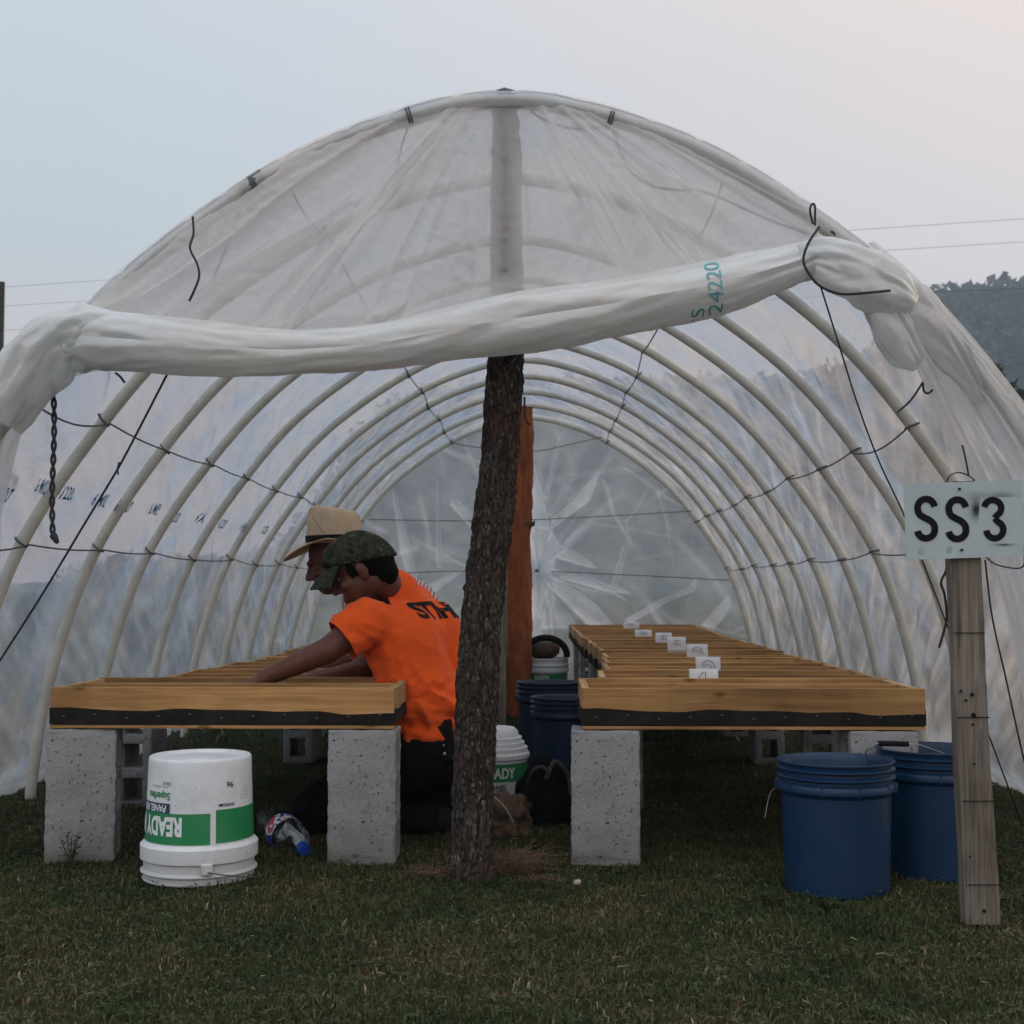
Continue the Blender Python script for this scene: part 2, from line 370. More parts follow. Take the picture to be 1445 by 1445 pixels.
# ------------------------------------------------------------------ world and sun
w=bpy.data.worlds.new('World'); sc.world=w; w.use_nodes=True; T=w.node_tree; T.nodes.clear()
def wn(ty,**k):
    q=T.nodes.new(ty)
    for a,b in k.items(): setattr(q,a,b)
    return q
SUN_EL=14; SUN_AZ=62      # degrees to the right of +Y
sky=wn('ShaderNodeTexSky',sky_type='NISHITA'); sky.sun_disc=False; sky.sun_elevation=R(SUN_EL); sky.sun_rotation=R(SUN_AZ); sky.dust_density=3; sky.air_density=1.2
bg1=wn('ShaderNodeBackground'); bg1.inputs[1].default_value=.05; T.links.new(sky.outputs[0],bg1.inputs[0])
tc=wn('ShaderNodeTexCoord'); sep=wn('ShaderNodeSeparateXYZ'); T.links.new(tc.outputs['Generated'],sep.inputs[0])
def wr(fac,stops):
    q=wn('ShaderNodeValToRGB'); T.links.new(fac,q.inputs[0])
    while len(q.color_ramp.elements)<len(stops): q.color_ramp.elements.new(.5)
    for e,(p,c) in zip(q.color_ramp.elements,stops): e.position=p; e.color=(*c,1)
    return q.outputs[0]
def wm(op,a,b=0,c=0):
    q=wn('ShaderNodeMath',operation=op)
    for k,v_ in enumerate((a,b,c)):
        if isinstance(v_,(int,float)): q.inputs[k].default_value=v_
        else: T.links.new(v_,q.inputs[k])
    return q.outputs[0]
def wmix(f,a,b):
    q=wn('ShaderNodeMix',data_type='RGBA')
    for s_,v_ in((q.inputs[0],f),(q.inputs[6],a),(q.inputs[7],b)):
        if isinstance(v_,(int,float)): s_.default_value=v_
        elif isinstance(v_,tuple): s_.default_value=(*v_,1)
        else: T.links.new(v_,s_)
    return q.outputs[2]
# thin overcast: cool on the left, warm on the right, pink low down, brighter overhead behind the camera
left=wr(sep.outputs[2],[(0.,(.64,.49,.47)),(.15,(.62,.51,.50)),(.25,(.49,.55,.58)),(.42,(.53,.585,.645)),(.55,(.70,.75,.82)),(1.,(1.18,1.24,1.34))])
right=wr(sep.outputs[2],[(0.,(.62,.50,.49)),(.20,(.57,.51,.53)),(.34,(.68,.57,.53)),(.50,(.84,.68,.58)),(.62,(.85,.80,.78)),(1.,(1.18,1.22,1.3))])
hx=wm('ADD',wm('MULTIPLY',sep.outputs[0],1.7),.47); 
nz=wn('ShaderNodeTexNoise'); mp_=wn('ShaderNodeMapping'); mp_.inputs['Scale'].default_value=(1,1,7); T.links.new(tc.outputs['Generated'],mp_.inputs[0]); T.links.new(mp_.outputs[0],nz.inputs['Vector']); nz.inputs['Scale'].default_value=1.6; nz.inputs['Detail'].default_value=3
hx=wm('ADD',hx,wm('MULTIPLY',wm('SUBTRACT',nz.outputs['Fac'],.5),.5))
clmp=wn('ShaderNodeClamp'); T.links.new(hx,clmp.inputs[0])
ov=wmix(clmp.outputs[0],left,right)
bg2=wn('ShaderNodeBackground'); T.links.new(ov,bg2.inputs[0])
back=wm('MULTIPLY_ADD',wm('MAXIMUM',wm('MULTIPLY',sep.outputs[1],-1.),0.),.24,1.13); T.links.new(back,bg2.inputs[1])
ad=wn('ShaderNodeAddShader'); T.links.new(bg1.outputs[0],ad.inputs[0]); T.links.new(bg2.outputs[0],ad.inputs[1])
wo=wn('ShaderNodeOutputWorld'); T.links.new(ad.outputs[0],wo.inputs[0])
sl=bpy.data.lights.new('sun','SUN'); sl.energy=.5; sl.angle=R(25); sl.color=(1,.86,.74)
so=bpy.data.objects.new('sun',sl); COL.objects.link(so)
sd=Vector((math.sin(R(SUN_AZ))*math.cos(R(SUN_EL)),math.cos(R(SUN_AZ))*math.cos(R(SUN_EL)),math.sin(R(SUN_EL))))
so.rotation_euler=sd.to_track_quat('Z','Y').to_euler(); so.location=(6,3,6)
sc.view_settings.view_transform='Standard'; sc.view_settings.look='None'; sc.view_settings.exposure=0; sc.view_settings.gamma=1
sc.render.engine='CYCLES'; sc.cycles.use_denoising=True
sc.cycles.max_bounces=10; sc.cycles.transparent_max_bounces=24; sc.cycles.diffuse_bounces=4; sc.cycles.transmission_bounces=6; sc.cycles.volume_bounces=0
# ------------------------------------------------------------------ ground
def ground_z(x,y): return .030*(fbm(np.asarray(x)*1.1,np.asarray(y)*1.1,0,3,3)-.5)+.026*(fbm(np.asarray(x)*5,np.asarray(y)*5,0,5,3)-.5)
xs=np.r_[-600,-300,-150,-50,-20,-10,np.linspace(-6,6,160),10,20,50,150,300,600]
ys=np.r_[-60,-30,-10,-3,np.linspace(0,13,170),20,40,80,200,400,700]
X,Y=np.meshgrid(xs,ys,indexing='ij'); near=np.exp(-np.maximum(0,np.hypot(X,Y-5)-8)/4)
V=np.stack([X,Y,ground_z(X,Y)*near],-1)
tag(MB().grid(V).build('ground',M['soil']),kind='structure')
def gz(x,y): return float(ground_z(np.array([x]),np.array([y]))[0])
# grass blades
def blades(n,xr,yr,hmin,hmax,wd,dens=None,seed=0,lean=.6,name='grass',mat=None,lbl=None,keep=None):
    g=np.random.default_rng(seed)
    x=g.uniform(*xr,n); y=g.uniform(*yr,n)
    if keep is not None: k=keep(x,y,g); x=x[k];y=y[k]
    n=len(x); z=ground_z(x,y)
    cl=fbm(x*6,y*6,0,21,3); hh=(hmin+(hmax-hmin)*g.random(n)**1.6)*(.45+1.1*cl)
    a=g.uniform(0,2*np.pi,n); ln=g.normal(0,lean*1.5,n); la=g.uniform(0,2*np.pi,n)
    w=wd*g.uniform(.6,1.5,n)*np.where(g.random(n)<.25,1.9,1)
    dx=np.cos(a)*w/2;dy=np.sin(a)*w/2
    lx=np.cos(la)*np.abs(ln)*hh;ly=np.sin(la)*np.abs(ln)*hh
    P0=np.stack([x-dx,y-dy,z-.004],1);P1=np.stack([x+dx,y+dy,z-.004],1)
    P2=np.stack([x+dx*.8+lx*.35,y+dy*.8+ly*.35,z+hh*.6],1);P3=np.stack([x-dx*.8+lx*.35,y-dy*.8+ly*.35,z+hh*.6],1)
    P4=np.stack([x+lx,y+ly,z+hh*np.clip(1-.25*np.abs(ln),.5,1)],1)
    V=np.stack([P0,P1,P2,P3,P4],1).reshape(-1,3); b=np.arange(n)*5
    me=bpy.data.meshes.new(name); me.vertices.add(n*5); me.vertices.foreach_set('co',V.ravel())
    q=np.stack([b,b+1,b+2,b+3],1);t3=np.stack([b+3,b+2,b+4],1)
    loops=np.concatenate([q,t3],1).ravel(); me.loops.add(len(loops)); me.loops.foreach_set('vertex_index',loops)
    me.polygons.add(2*n); st=np.stack([np.arange(n)*7,np.arange(n)*7+4],1).ravel(); me.polygons.foreach_set('loop_start',st)
    me.update(calc_edges=True)
    tn=np.clip(g.normal(.38,.17,n)+np.where(g.random(n)<.05,.5,0),0,1.05); A=me.attributes.new('tint','FLOAT','POINT'); A.data.foreach_set('value',np.repeat(tn,5).astype(np.float32))
    me.materials.append(mat or M['grass']); me.validate()
    o=bpy.data.objects.new(name,me); COL.objects.link(o); return o
BUCK=[(P(281,1237,3.74).x,3.74,.145),(P(1181,1237,3.65).x,3.65,.145),(P(1318,1237,3.86).x,3.86,.14)]
def keepf(x,y,g):
    k=(np.abs(x-0.0-(-.02)*y)<.42*y+.25)
    for bx,by,br in BUCK: k&=(np.hypot(x-bx,y-by)>br)
    # thinner and shorter in the tunnel and far away
    p=np.clip(1.5-.16*y,.25,1); k&=(g.random(len(x))<p); return k
gr=blades(640000,(-2.6,2.6),(2.2,7.0),.008,.023,.0024,seed=1,keep=keepf)
tag(gr,'short dark green and brown lawn grass covering the ground',None,None,'stuff')
gw=blades(60000,(-9,9),(7.0,26),.03,.07,.012,seed=2,name='grass'); tag(gw,'rough field grass beyond the greenhouse',None,None,'stuff')
# broad low weeds
def leaves(n,xr,yr,seed):
    g=np.random.default_rng(seed); mb=MB(); tn=[]
    for q in range(n):
        x=g.uniform(*xr);y=g.uniform(*yr)
        if abs(x)>.42*y+.2: continue
        z=gz(x,y)+g.uniform(.004,.024)
        for k in range(int(g.integers(3,7))):
            a=g.uniform(0,6.28);L=g.uniform(.005,.012);W=L*.32; d=Vector((math.cos(a),math.sin(a),g.uniform(-.1,.5)));s_=Vector((-math.sin(a),math.cos(a),0))
            p=Vector((x+g.normal(0,.006),y+g.normal(0,.006),z))
            mb.add([p,p+d*L*.5+s_*W,p+d*L,p+d*L*.5-s_*W],[(0,1,2,3)]); tn+= [g.uniform(.05,.6)]*4
    return mb,tn
mb,tn=leaves(9000,(-2.2,2.2),(2.25,4.6),5)
tag(mb.build('weeds',M['grass'],attr={'tint':tn},smooth=False),'low broad-leaved weeds growing through the lawn',None,None,'stuff')
# straw bits
mb=MB(); tn=[]
for q in range(420):
    x=rng.uniform(-1.8,1.8);y=rng.uniform(2.3,4.4); a=rng.uniform(0,6.28); L=rng.uniform(.006,.024); z=gz(x,y)+rng.uniform(.012,.03)
    p=Vector((x,y,z)); d=Vector((math.cos(a),math.sin(a),rng.uniform(-.2,.2)))*L; s_=Vector((-math.sin(a),math.cos(a),.3))*rng.uniform(.0007,.0018)
    mb.add([p-s_,p+d-s_*.4,p+d+s_*.4,p+s_],[(0,1,2,3)]); tn+=[rng.uniform(.9,1.2)]*4
tag(mb.build('straw_litter',M['grass'],attr={'tint':tn},smooth=False),'pale bits of dry straw scattered over the lawn',None,None,'stuff')
# ------------------------------------------------------------------ far landscape
def ridge_y(px):
    return np.interp(px,[-600,0,150,400,480,560,700,1000,1150,1250,1320,1445,1700,2100],[822,822,822,812,720,600,565,568,560,520,440,428,400,420])
HY=420.
pxs=np.linspace(-500,2000,240); us=np.linspace(0,1,26)
V=np.zeros((240,26,3))
for i,px in enumerate(pxs):
    top=P(px,ridge_y(px),HY); bx=P(px,832,HY-180)
    for j,u in enumerate(us):
        e=1-(1-u)**1.7
        V[i,j]=(bx.x+(top.x-bx.x)*u,bx.y+180*u,-1+(top.z+1)*e)
V[:,:,2]+=6*(fbm(V[:,:,0]/30,V[:,:,1]/30,0,8,4)-.5)*np.linspace(0,1,26)
hill=MB().grid(V).build('hill',M['forest'],attr={'tint':np.full(240*26,.3)}); tag(hill,kind='structure')
g=np.random.default_rng(4); fv=[];ff=[];ft=[];nb=0
for q in range(5200):
    i=g.uniform(60,239);j=g.uniform(3,25)**1.0; i0=int(i);j0=int(j); c=V[min(i0,239),min(j0,25)].copy(); c[0]+=g.normal(0,3);c[1]+=g.normal(0,3)
    r=g.uniform(1.6,3.6)*(1.9 if (g.random()<.12 or j>23.6) else 1); tt=g.uniform(.1,.9)
    for k in range(34):
        d=g.normal(0,1,3); d/=np.linalg.norm(d); d[2]=abs(d[2])*1.1
        p=c+d*r*g.uniform(.5,1.05); s1=g.normal(0,1,3)*r*.15; s2=g.normal(0,1,3)*r*.15
        fv+=[p-s1,p+s2,p+s1,p-s2]; ff.append((nb,nb+1,nb+2,nb+3)); nb+=4; ft+=[tt+g.normal(0,.1)]*4
mb=MB(); mb.v=[tuple(q) for q in fv]; mb.f=ff; mb.mi=[0]*len(ff)
tag(mb.build('forest',M['forest'],attr={'tint':ft},smooth=False),'hazy wooded hillside seen to the right of the greenhouse',None,None,'stuff')
def tree(name,base,h,cr,label,cat,n=2600,leaf=.09,squash=.8,trunk=.35,seed=1,mat='leaf'):
    g=np.random.default_rng(seed); root=empty(name,base); tag(root,label,cat)
    mb=MB(); pts=[(g.normal(0,.02)*h*k/5,g.normal(0,.02)*h*k/5,h*.8*k/5) for k in range(6)]
    mb.tube(pts,[h*.028*(1-.15*k) for k in range(6)],8)
    cl=[]
    for k in range(11):
        a=g.uniform(0,6.28);rr=cr*g.uniform(.15,.75);z=h*g.uniform(trunk+.1,.92); c=(math.cos(a)*rr,math.sin(a)*rr,z); cl.append((c,cr*g.uniform(.28,.5)))
        mb.tube([(0,0,h*(trunk+.1)*.8),(c[0]*.5,c[1]*.5,(z+h*trunk)/2),c],[h*.012,h*.008,h*.004],6)
    mb.build('trunk',M['trunk'],root)
    m2=MB(); tn=[]
    for q in range(n):
        c,r=cl[int(g.integers(len(cl)))]; d=g.normal(0,1,3); d/=np.linalg.norm(d); p=np.array(c)+d*r*g.random()**.45*np.array((1,1,squash))
        s1=g.normal(0,1,3)*leaf;s2=g.normal(0,1,3)*leaf*.6; m2.add([p-s1,p+s2,p+s1,p-s2],[(0,1,2,3)]); tn+=[g.uniform(.1,.9)]*4
    m2.build('crown',M[mat],root,attr={'tint':tn},smooth=False)
    return root
def tr_at(px,pytop,Y,cr,label,seed,**k):
    p=P(px,pytop,Y); return tree('tree',(p.x,Y,0),p.z,cr,label,'tree',seed=seed,**k)
tr_at(1392,482,42,1.5,'dark bushy tree with rounded top just right of the greenhouse cover',3,n=3400,leaf=.12)
tr_at(1462,540,36,2.6,'broad dark tree low at the right edge of the photo',4,n=4500,leaf=.13)
tr_at(1440,600,30,2.0,'low green thicket tree behind the sign at the right edge',5,n=4000,leaf=.11,trunk=.1)
tr_at(-22,500,38,.9,'small dark tree behind the utility pole at the left edge',6,n=1800,leaf=.1)
for k,(px,py,c_) in enumerate([(1364,412,4.4),(1384,414,2.6),(1440,424,4.0)]):
    p=P(px,py,HY-1); b=P(px,ridge_y(px)+6,HY-1)
    tree('tree',(p.x,HY-1,b.z),p.z-b.z,c_,['tall broad tree standing alone on the hill ridge','slim tree beside the tall one on the hill ridge','rounded tree on the hill ridge at the right edge of the photo'][k],'tree',n=900,leaf=.45,trunk=.25,seed=20+k,mat='forest')
# utility poles and cables
def upole(x,y,h,label):
    r=empty('utility_pole',(x,y,0)); tag(r,label,'pole'); MB().tube([(0,0,-.2),(0,0,h*.5),(0,0,h)],[.10,.085,.075],12).build('pole',M['pole'],r)
    MB().box((0,0,h-1.5),(.09,.06,.09)).build('bracket',M['pole'],r)
pp=P(3,398,36); upole(pp.x,36,pp.z,'tall dark wooden utility pole at the left edge of the photo')
for k,(a,b) in enumerate([((5,405),(1560,301)),((5,432),(1560,334)),((5,466),(1560,402))]):
    A=P(*a,36);B=P(*b,30); d=(B-A); pts=[A-d*.3+d*1.9*q/24-Vector((0,0,.35*math.sin(math.pi*q/24)*0)) for q in range(25)]
    tag(MB().tube(pts,.0045,5).build('power_cable',M['pole']),['topmost thin grey cable crossing the sky behind the greenhouse','middle thin grey cable crossing the sky behind the greenhouse','lowest thin grey cable passing just above the wooded hill'][k],'cable','cables strung across the sky')
hz=MB().box((0,320,70),(1240,800,146)).build('haze',None,smooth=False); hz.data.materials.clear()
t=NT('haze_air'); pv=t.n('ShaderNodeVolumePrincipled'); pv.inputs['Color'].default_value=(.68,.83,1,1); pv.inputs['Density'].default_value=.0010; t.l(pv.outputs[0],t.out.inputs[1]); hz.data.materials.append(t.m); tag(hz,'thin evening haze over the field and the hill',None,None,'stuff')
# ------------------------------------------------------------------ greenhouse
GX=-.10; GY0=3.75; GY1=10.9
half=[(1.82,0),(1.76,.45),(1.61,.93),(1.345,1.35),(1.06,1.675),(.66,1.965),(.32,2.115),(0,2.175)]
full=[(-a,b) for a,b in half]+[(a,b) for a,b in half[-2::-1]]
PROF=resample(crom(full,600),401)
def prof(a,off=0.):
    """a in 0..1 left foot to right foot -> x,z (relative to axis)"""
    a=np.asarray(a,float); i=np.clip(a*400,0,400); x=np.interp(i,np.arange(401),PROF[:,0]); z=np.interp(i,np.arange(401),PROF[:,1])
    e=.6; x2=np.interp(np.clip(i+e,0,400),np.arange(401),PROF[:,0]);z2=np.interp(np.clip(i+e,0,400),np.arange(401),PROF[:,1])
    x1=np.interp(np.clip(i-e,0,400),np.arange(401),PROF[:,0]);z1=np.interp(np.clip(i-e,0,400),np.arange(401),PROF[:,1])
    tx=x2-x1;tz=z2-z1;L=np.hypot(tx,tz); return x-tz/L*off, z+tx/L*off
HOOPS=[(3.75,3.75),(4.33,4.62),(5.08,5.45),(5.75,6.15),(6.5,6.83),(7.25,7.58),(7.98,8.2),(8.63,8.8),(9.31,9.55),(10.05,10.2),(10.85,10.9)]
GH=empty('greenhouse',(GX,GY0,0)); tag(GH,'round-arched polytunnel of milky plastic film over white pipe hoops','greenhouse')
GO=Vector((GX,GY0,0))
def gpart(mb,name,mat,**k): return mb.build(name,mat,GH,**k) if False else _gp(mb,name,mat,k)
def _gp(mb,name,mat,k):
    mb.v=[(a-GO.x,b-GO.y,c-GO.z) for a,b,c in mb.v]; return mb.build(name,mat,GH,**k)
def hoopY(i,a): l,r=HOOPS[i]; return l+(r-l)*a
for i in range(len(HOOPS)):
    aa=np.linspace(0,1,121); x,z=prof(aa); wob=.012*(fbm(aa*7,np.full(121,i*3.1),0,31,2)-.5)
    pts=[(GX+x[q]+wob[q],hoopY(i,aa[q])+wob[q]*1.5,z[q]-(.25 if q in(0,120) else 0)) for q in range(121)]
    _gp(MB().tube(pts,.0205,12),'hoop',M['pvc'],{})
# cover
NA,NYY=440,420
A_,Yg=np.meshgrid(np.linspace(0,1,NA),np.linspace(0,1,NYY),indexing='ij')
Yf=GY0-.03+Yg*(GY1-GY0+.03)
hl=np.array([h[0] for h in HOOPS]);hr=np.array([h[1] for h in HOOPS])
ph=np.interp(Yf,hl,np.arange(len(hl)))*(1-A_)+np.interp(Yf,hr,np.arange(len(hr)))*A_
fr_=ph-np.floor(ph); belly=np.sin(np.pi*fr_)
side=np.abs(A_-.5)*2
w1=fbm(A_*34+Yf*3.0,Yf*1.3-A_*6,0,41,3); w2=fbm(A_*34-Yf*3.0,Yf*1.3+A_*6,0,42,3); w3=fbm(A_*70,Yf*5,0,44,3)
rg=np.where(A_<.5,ridge(w1,4),ridge(w2,4))
d=.024-.020*belly*(1-.3*side)+.020*(rg-.3)*belly**.5+.010*(w3-.5)-.010*np.where(A_<.5,ridge(fbm(A_*46+Yf*4.2,Yf*.5-A_*4,0,145,2),9),ridge(fbm(A_*46-Yf*4.2,Yf*.5-A_*4,0,146,2),9))
loose=sstep(.70,1.,side); d+=loose*(.05*(fbm(Yf*5,A_*9,0,47,3)-.35)*belly**.6)
xx,zz=prof(A_,d)
flare=sstep(.93,1.,side)**2; xx=xx+np.sign(xx)*flare*(.05+.10*fbm(Yf*2.2,Yf*0,0,49,3)); zz=np.where(side>.995,-.01,zz)
V=np.stack([xx+GX,Yf+.02*(w3-.5),zz],-1)
def crz(k_,ky,kz,sd): 
    return ridge(fbm(A_*k_+Yf*ky,Yf*kz-A_*4,0,sd,2),9)
fine=np.where(A_<.5,crz(46,4.2,.5,145),crz(46,-4.2,.5,146))+.8*np.where(A_<.5,crz(80,6.5,.8,147),crz(80,-6.5,.8,148))
V[:,:,1]+=0; tie=np.exp(-((side-.78)/.035)**2)+np.exp(-((side-.60)/.03)**2)
haze=.16*fine*(.4+belly)+.30*(rg*.6-.10)+.10*(1-belly)*.6+.10*(fbm(Yf*1.1,A_*5,0,52,3)-.5)-.10*sstep(.62,.95,side)
cover=_gp(MB().grid(V),'film_cover',M['film'],{'attr':{'haze':haze},'sharp':0})
# rear wall, film gathered to a knot
K=P(758,806,10.93)
NT_,NR=760,150; th=np.linspace(0,2*np.pi,NT_,endpoint=True)
bx,bz=prof(np.linspace(0,1,800),.02); bx=bx+GX
ang=np.arctan2(bz-K.z,bx-K.x)
def bound(t):
    c,s=math.cos(t),math.sin(t)
    # ray against closed outline (arch + ground)
    best=9.
    if s<0: best=K.z/(-s)
    dd=np.abs(((ang-t)+np.pi)%(2*np.pi)-np.pi); i=int(np.argmin(dd))
    if dd[i]<.02: best=min(best,math.hypot(bx[i]-K.x,bz[i]-K.z))
    if abs(c)>1e-6: best=min(best,(1.86+GX*(1 if c<0 else -1)*-1)/abs(c)) 
    return best
rb=np.array([bound(t_) for t_ in th])
rr=np.linspace(.02,1,NR)**1.15
TH,RR=np.meshgrid(th,rr,indexing='ij'); RB=rb[:,None]*RR
gg_=np.random.default_rng(77); rk=np.zeros_like(TH); 
for q in range(22):
    t0=gg_.uniform(-np.pi,np.pi); wd_=gg_.uniform(.02,.07); L_=gg_.uniform(.15,.9); cv=gg_.normal(0,.25); am=gg_.uniform(.25,1.)
    dlt=(TH-t0-cv*RB+np.pi)%(2*np.pi)-np.pi; rk+=am*np.exp(-(dlt/(wd_*(1+.0*RB)))**2)*(1-sstep(L_*.7,L_*1.15,RR))
for t0,wd_,L_,am in ((1.25,.06,.95,.9),(.95,.05,.8,1.1),(.72,.05,.5,1.2),(-.25,.10,.4,1.2),(-.75,.14,.75,1.3),(-1.1,.12,.9,1.),(1.6,.10,.9,.9),(-1.5,.22,1.,1.1),(2.4,.05,.7,.8),(-2.5,.07,.9,.8)):
    dlt=(TH-t0+np.pi)%(2*np.pi)-np.pi; rk+=am*np.exp(-(dlt/wd_)**2)*(1-sstep(L_*.8,L_*1.1,RR))
rk=np.clip(rk,0,1.6)
XX=np.cos(TH)*RB; ZZ=np.sin(TH)*RB
rk2=np.zeros_like(XX)
for q in range(46):
    x0_=gg_.uniform(-1.7,1.7); z0_=gg_.uniform(-.7,1.2); a0_=np.arctan2(z0_,x0_)+gg_.normal(0,.45); L_=gg_.uniform(.12,.5); w_=gg_.uniform(.008,.028)
    dx_=XX-x0_; dz_=ZZ-z0_; al=dx_*np.cos(a0_)+dz_*np.sin(a0_); pe=-dx_*np.sin(a0_)+dz_*np.cos(a0_)+gg_.normal(0,.25)*al**2
    rk2+=gg_.uniform(.4,1.2)*np.exp(-(pe/(w_*(1+1.5*np.abs(al))))**2)*(1-sstep(L_*.6,L_,np.abs(al)))
rk2=np.clip(rk2,0,1.5)
pn_=fbm(XX*1.6+3,ZZ*1.3+3,0,67,3)-.5
yy=-.045*rk*np.exp(-RR*1.1)*(1-RR)-.12*np.exp(-RB/.12)-.10*pn_*(1-RR)-.03*rk2*(1-RR)
V=np.stack([K.x+XX,10.92+yy,np.maximum(K.z+ZZ,-.01)],-1)
gat=np.exp(-((XX-.03-.05*np.sin(ZZ*5))/(.055+.05*np.abs(ZZ)))**2)*sstep(-.75,-.3,ZZ)*(1-sstep(.55,.85,ZZ))
wed=.35*(np.exp(-((TH+.75-.2*RB)/.20)**2)*(1-sstep(.5,.95,RB))+np.exp(-((TH-.78)/.10)**2)*(1-sstep(.45,.62,RB))+np.exp(-((TH+.28)/.12)**2)*(1-sstep(.35,.7,RB))+np.exp(-((TH-2.2)/.15)**2)*(1-sstep(.4,.8,RB))+np.exp(-((TH+2.5)/.2)**2)*(1-sstep(.5,1.,RB)))
crk=vnl(XX*6,ZZ*6,160)-.5; crk2=vnl(XX*13,ZZ*11,161)-.5
V[:,:,1]+=(-.10*gat*(.5+crk)-.06*wed*(.5+2*crk)-.02*crk-.012*crk2)*(1-RR**3)
hz=.16*rk*np.exp(-RR*.9)+.35*np.exp(-RB/.12)+.20*rk2+.26*pn_+(.34+.5*crk)*gat+(.26+.6*crk)*wed+.10*crk+.05*crk2-.04
def polymask(pts,soft=.006):
    q=[P(677+x_*.2934,536+y_*.2934,10.92) for x_,y_ in pts]; q=[(p.x-K.x,p.z-K.z) for p in q]
    n_=len(q); ins=np.zeros(XX.shape,bool); dm=np.full(XX.shape,9.)
    for k_ in range(n_):
        (x1_,z1_),(x2_,z2_)=q[k_],q[(k_+1)%n_]
        c_=((z1_>ZZ)!=(z2_>ZZ)); xi=(x2_-x1_)*(ZZ-z1_)/((z2_-z1_) if abs(z2_-z1_)>1e-9 else 1e-9)+x1_; ins^=(c_&(XX<xi))
        ex,ez=x2_-x1_,z2_-z1_; t_=np.clip(((XX-x1_)*ex+(ZZ-z1_)*ez)/(ex*ex+ez*ez+1e-12),0,1); dm=np.minimum(dm,np.hypot(XX-x1_-t_*ex,ZZ-z1_-t_*ez))
    sd_=np.where(ins,dm,-dm); return sstep(-soft,soft,sd_),np.exp(-(dm/.007)**2)
for pts_,am_,so_ in (([(262,400),(235,700),(335,715),(305,570)],.38,.006),([(235,690),(330,690),(375,790),(352,900),(325,1010),(262,1180),(235,900)],.45,.012),
  ([(392,248),(306,560),(326,572),(402,262)],.20,.004),([(582,428),(470,560),(355,660),(335,725),(525,585),(560,500)],.38,.005),([(440,470),(330,640),(345,650),(455,480)],.16,.005),
  ([(355,780),(480,840),(565,902),(500,895),(360,850)],.34,.008),([(330,895),(520,955),(690,1005),(730,1030),(600,1015),(390,955)],.42,.005),
  ([(325,930),(470,1010),(565,1085),(640,1180),(520,1180),(430,1085),(345,1000)],.34,.010),([(700,1150),(860,1062),(1000,1000),(1064,925),(1030,1012),(900,1068),(725,1170)],.24,.008),
  ([(690,800),(632,990),(662,1005),(712,800)],.18,.008),([(1065,1180),(1212,1015),(1195,1110),(1130,1190)],.24,.01),([(590,470),(640,640),(735,800),(700,660),(640,500)],.10,.02),([(850,500),(915,700),(935,900),(900,690)],.12,.012),([(700,420),(880,560),(1000,620),(860,500)],.10,.02),
  ([(330,1010),(420,1110),(470,1190),(300,1190)],.18,.02),([(-420,500),(-330,820),(-250,1180),(-290,1180),(-380,820)],.24,.01),([(-120,560),(60,760),(30,790),(-140,600)],.22,.01),([(-500,1150),(-300,1010),(-60,900),(-280,1070)],.26,.012),([(-200,480),(-180,900),(-205,900)],.15,.01)):
    mk_,ed_=polymask(pts_,so_); hz=hz+am_*1.5*mk_*(.8+.6*crk2+.4*crk)+.10*ed_; V[:,:,1]-=.03*mk_
endw=_gp(MB().grid(V),'end_wall',M['film_end'],{'attr':{'haze':hz},'sharp':0})
mb=MB(); 
for q in range(5): mb.tube([K+Vector((.035*math.cos(a_*6.28/12),-.06-.012*q,.035*math.sin(a_*6.28/12)+.015*q)) for a_ in range(13)],.004,6)
mb.tube(crom([K+Vector((-.12,-.08,.10)),K+Vector((-.02,-.1,.02)),K+Vector((.03,-.1,-.12)),K+Vector((.0,-.1,-.26))],14),.004,5)
_gp(mb,'knot_cord',M['twine'],{})
# lengthwise twines tied to the hoops, six lines
def level(hw,sgn):
    xs_=np.abs(PROF[:,0]); s_=PROF[:,0]*sgn>0; idx=np.where(s_)[0]; i=idx[np.argmin(np.abs(xs_[idx]-hw))]; return i/400
for hw,st in((1.60,0),(1.345,0),(.63,1)):
    for sg in(-1,1):
        a=level(hw,sg); mb=MB(); path=[]; px_,pz_=prof(a,-.022); ox,oz=prof(a,.0)
        for i in range(1 if (hw==1.345 and sg==1) else 0,len(HOOPS)):
            y0=hoopY(i,a); 
            jit=.008*math.sin(i*2.7+hw*9+sg); x_,z_=prof(a+jit*.25,-.022)
            path.append(Vector((GX+x_,y0,z_)))
        fine=[]
        for i in range(len(path)-1):
            for q in range(8):
                u=q/8; p=path[i].lerp(path[i+1],u); p=p+Vector((-sg*.004,0,-.008*math.sin(math.pi*u)*(4 if i==0 else 1))); fine.append(p)
        fine.append(path[-1]); mb.tube(fine,.0032,5)
        for i in range(1,len(HOOPS)):
            x_,z_=prof(a,0); pyi=hoopY(i,a); cc=Vector((GX+prof(a+.008*math.sin(i*2.7+hw*9+sg)*.25,0)[0],pyi,prof(a+.008*math.sin(i*2.7+hw*9+sg)*.25,0)[1]))
            t_=Vector((float(prof(a+.004)[0]-prof(a-.004)[0]),0,float(prof(a+.004)[1]-prof(a-.004)[1]))).normalized(); n_=Vector((0,1,0)); b_=t_.cross(n_)
            mb.tube([cc+(n_*math.cos(q*math.pi/6)+b_*math.sin(q*math.pi/6))*.0245+t_*.006*math.sin(q*math.pi/6) for q in range(13)],.0038,5)
        _gp(mb,'twine',M['twine'],{})
for pts in ([(520,733),(640,735),(760,733),(880,727),(977,721)],[(500,812),(640,806),(757,806),(900,812),(1030,819)],[(636,625),(680,632),(750,637),(800,628),(856,615)]):
    _gp(MB().tube([P(a,b,10.84) for a,b in crom(pts,30)],.0035,5),'twine',M['twine'],{})
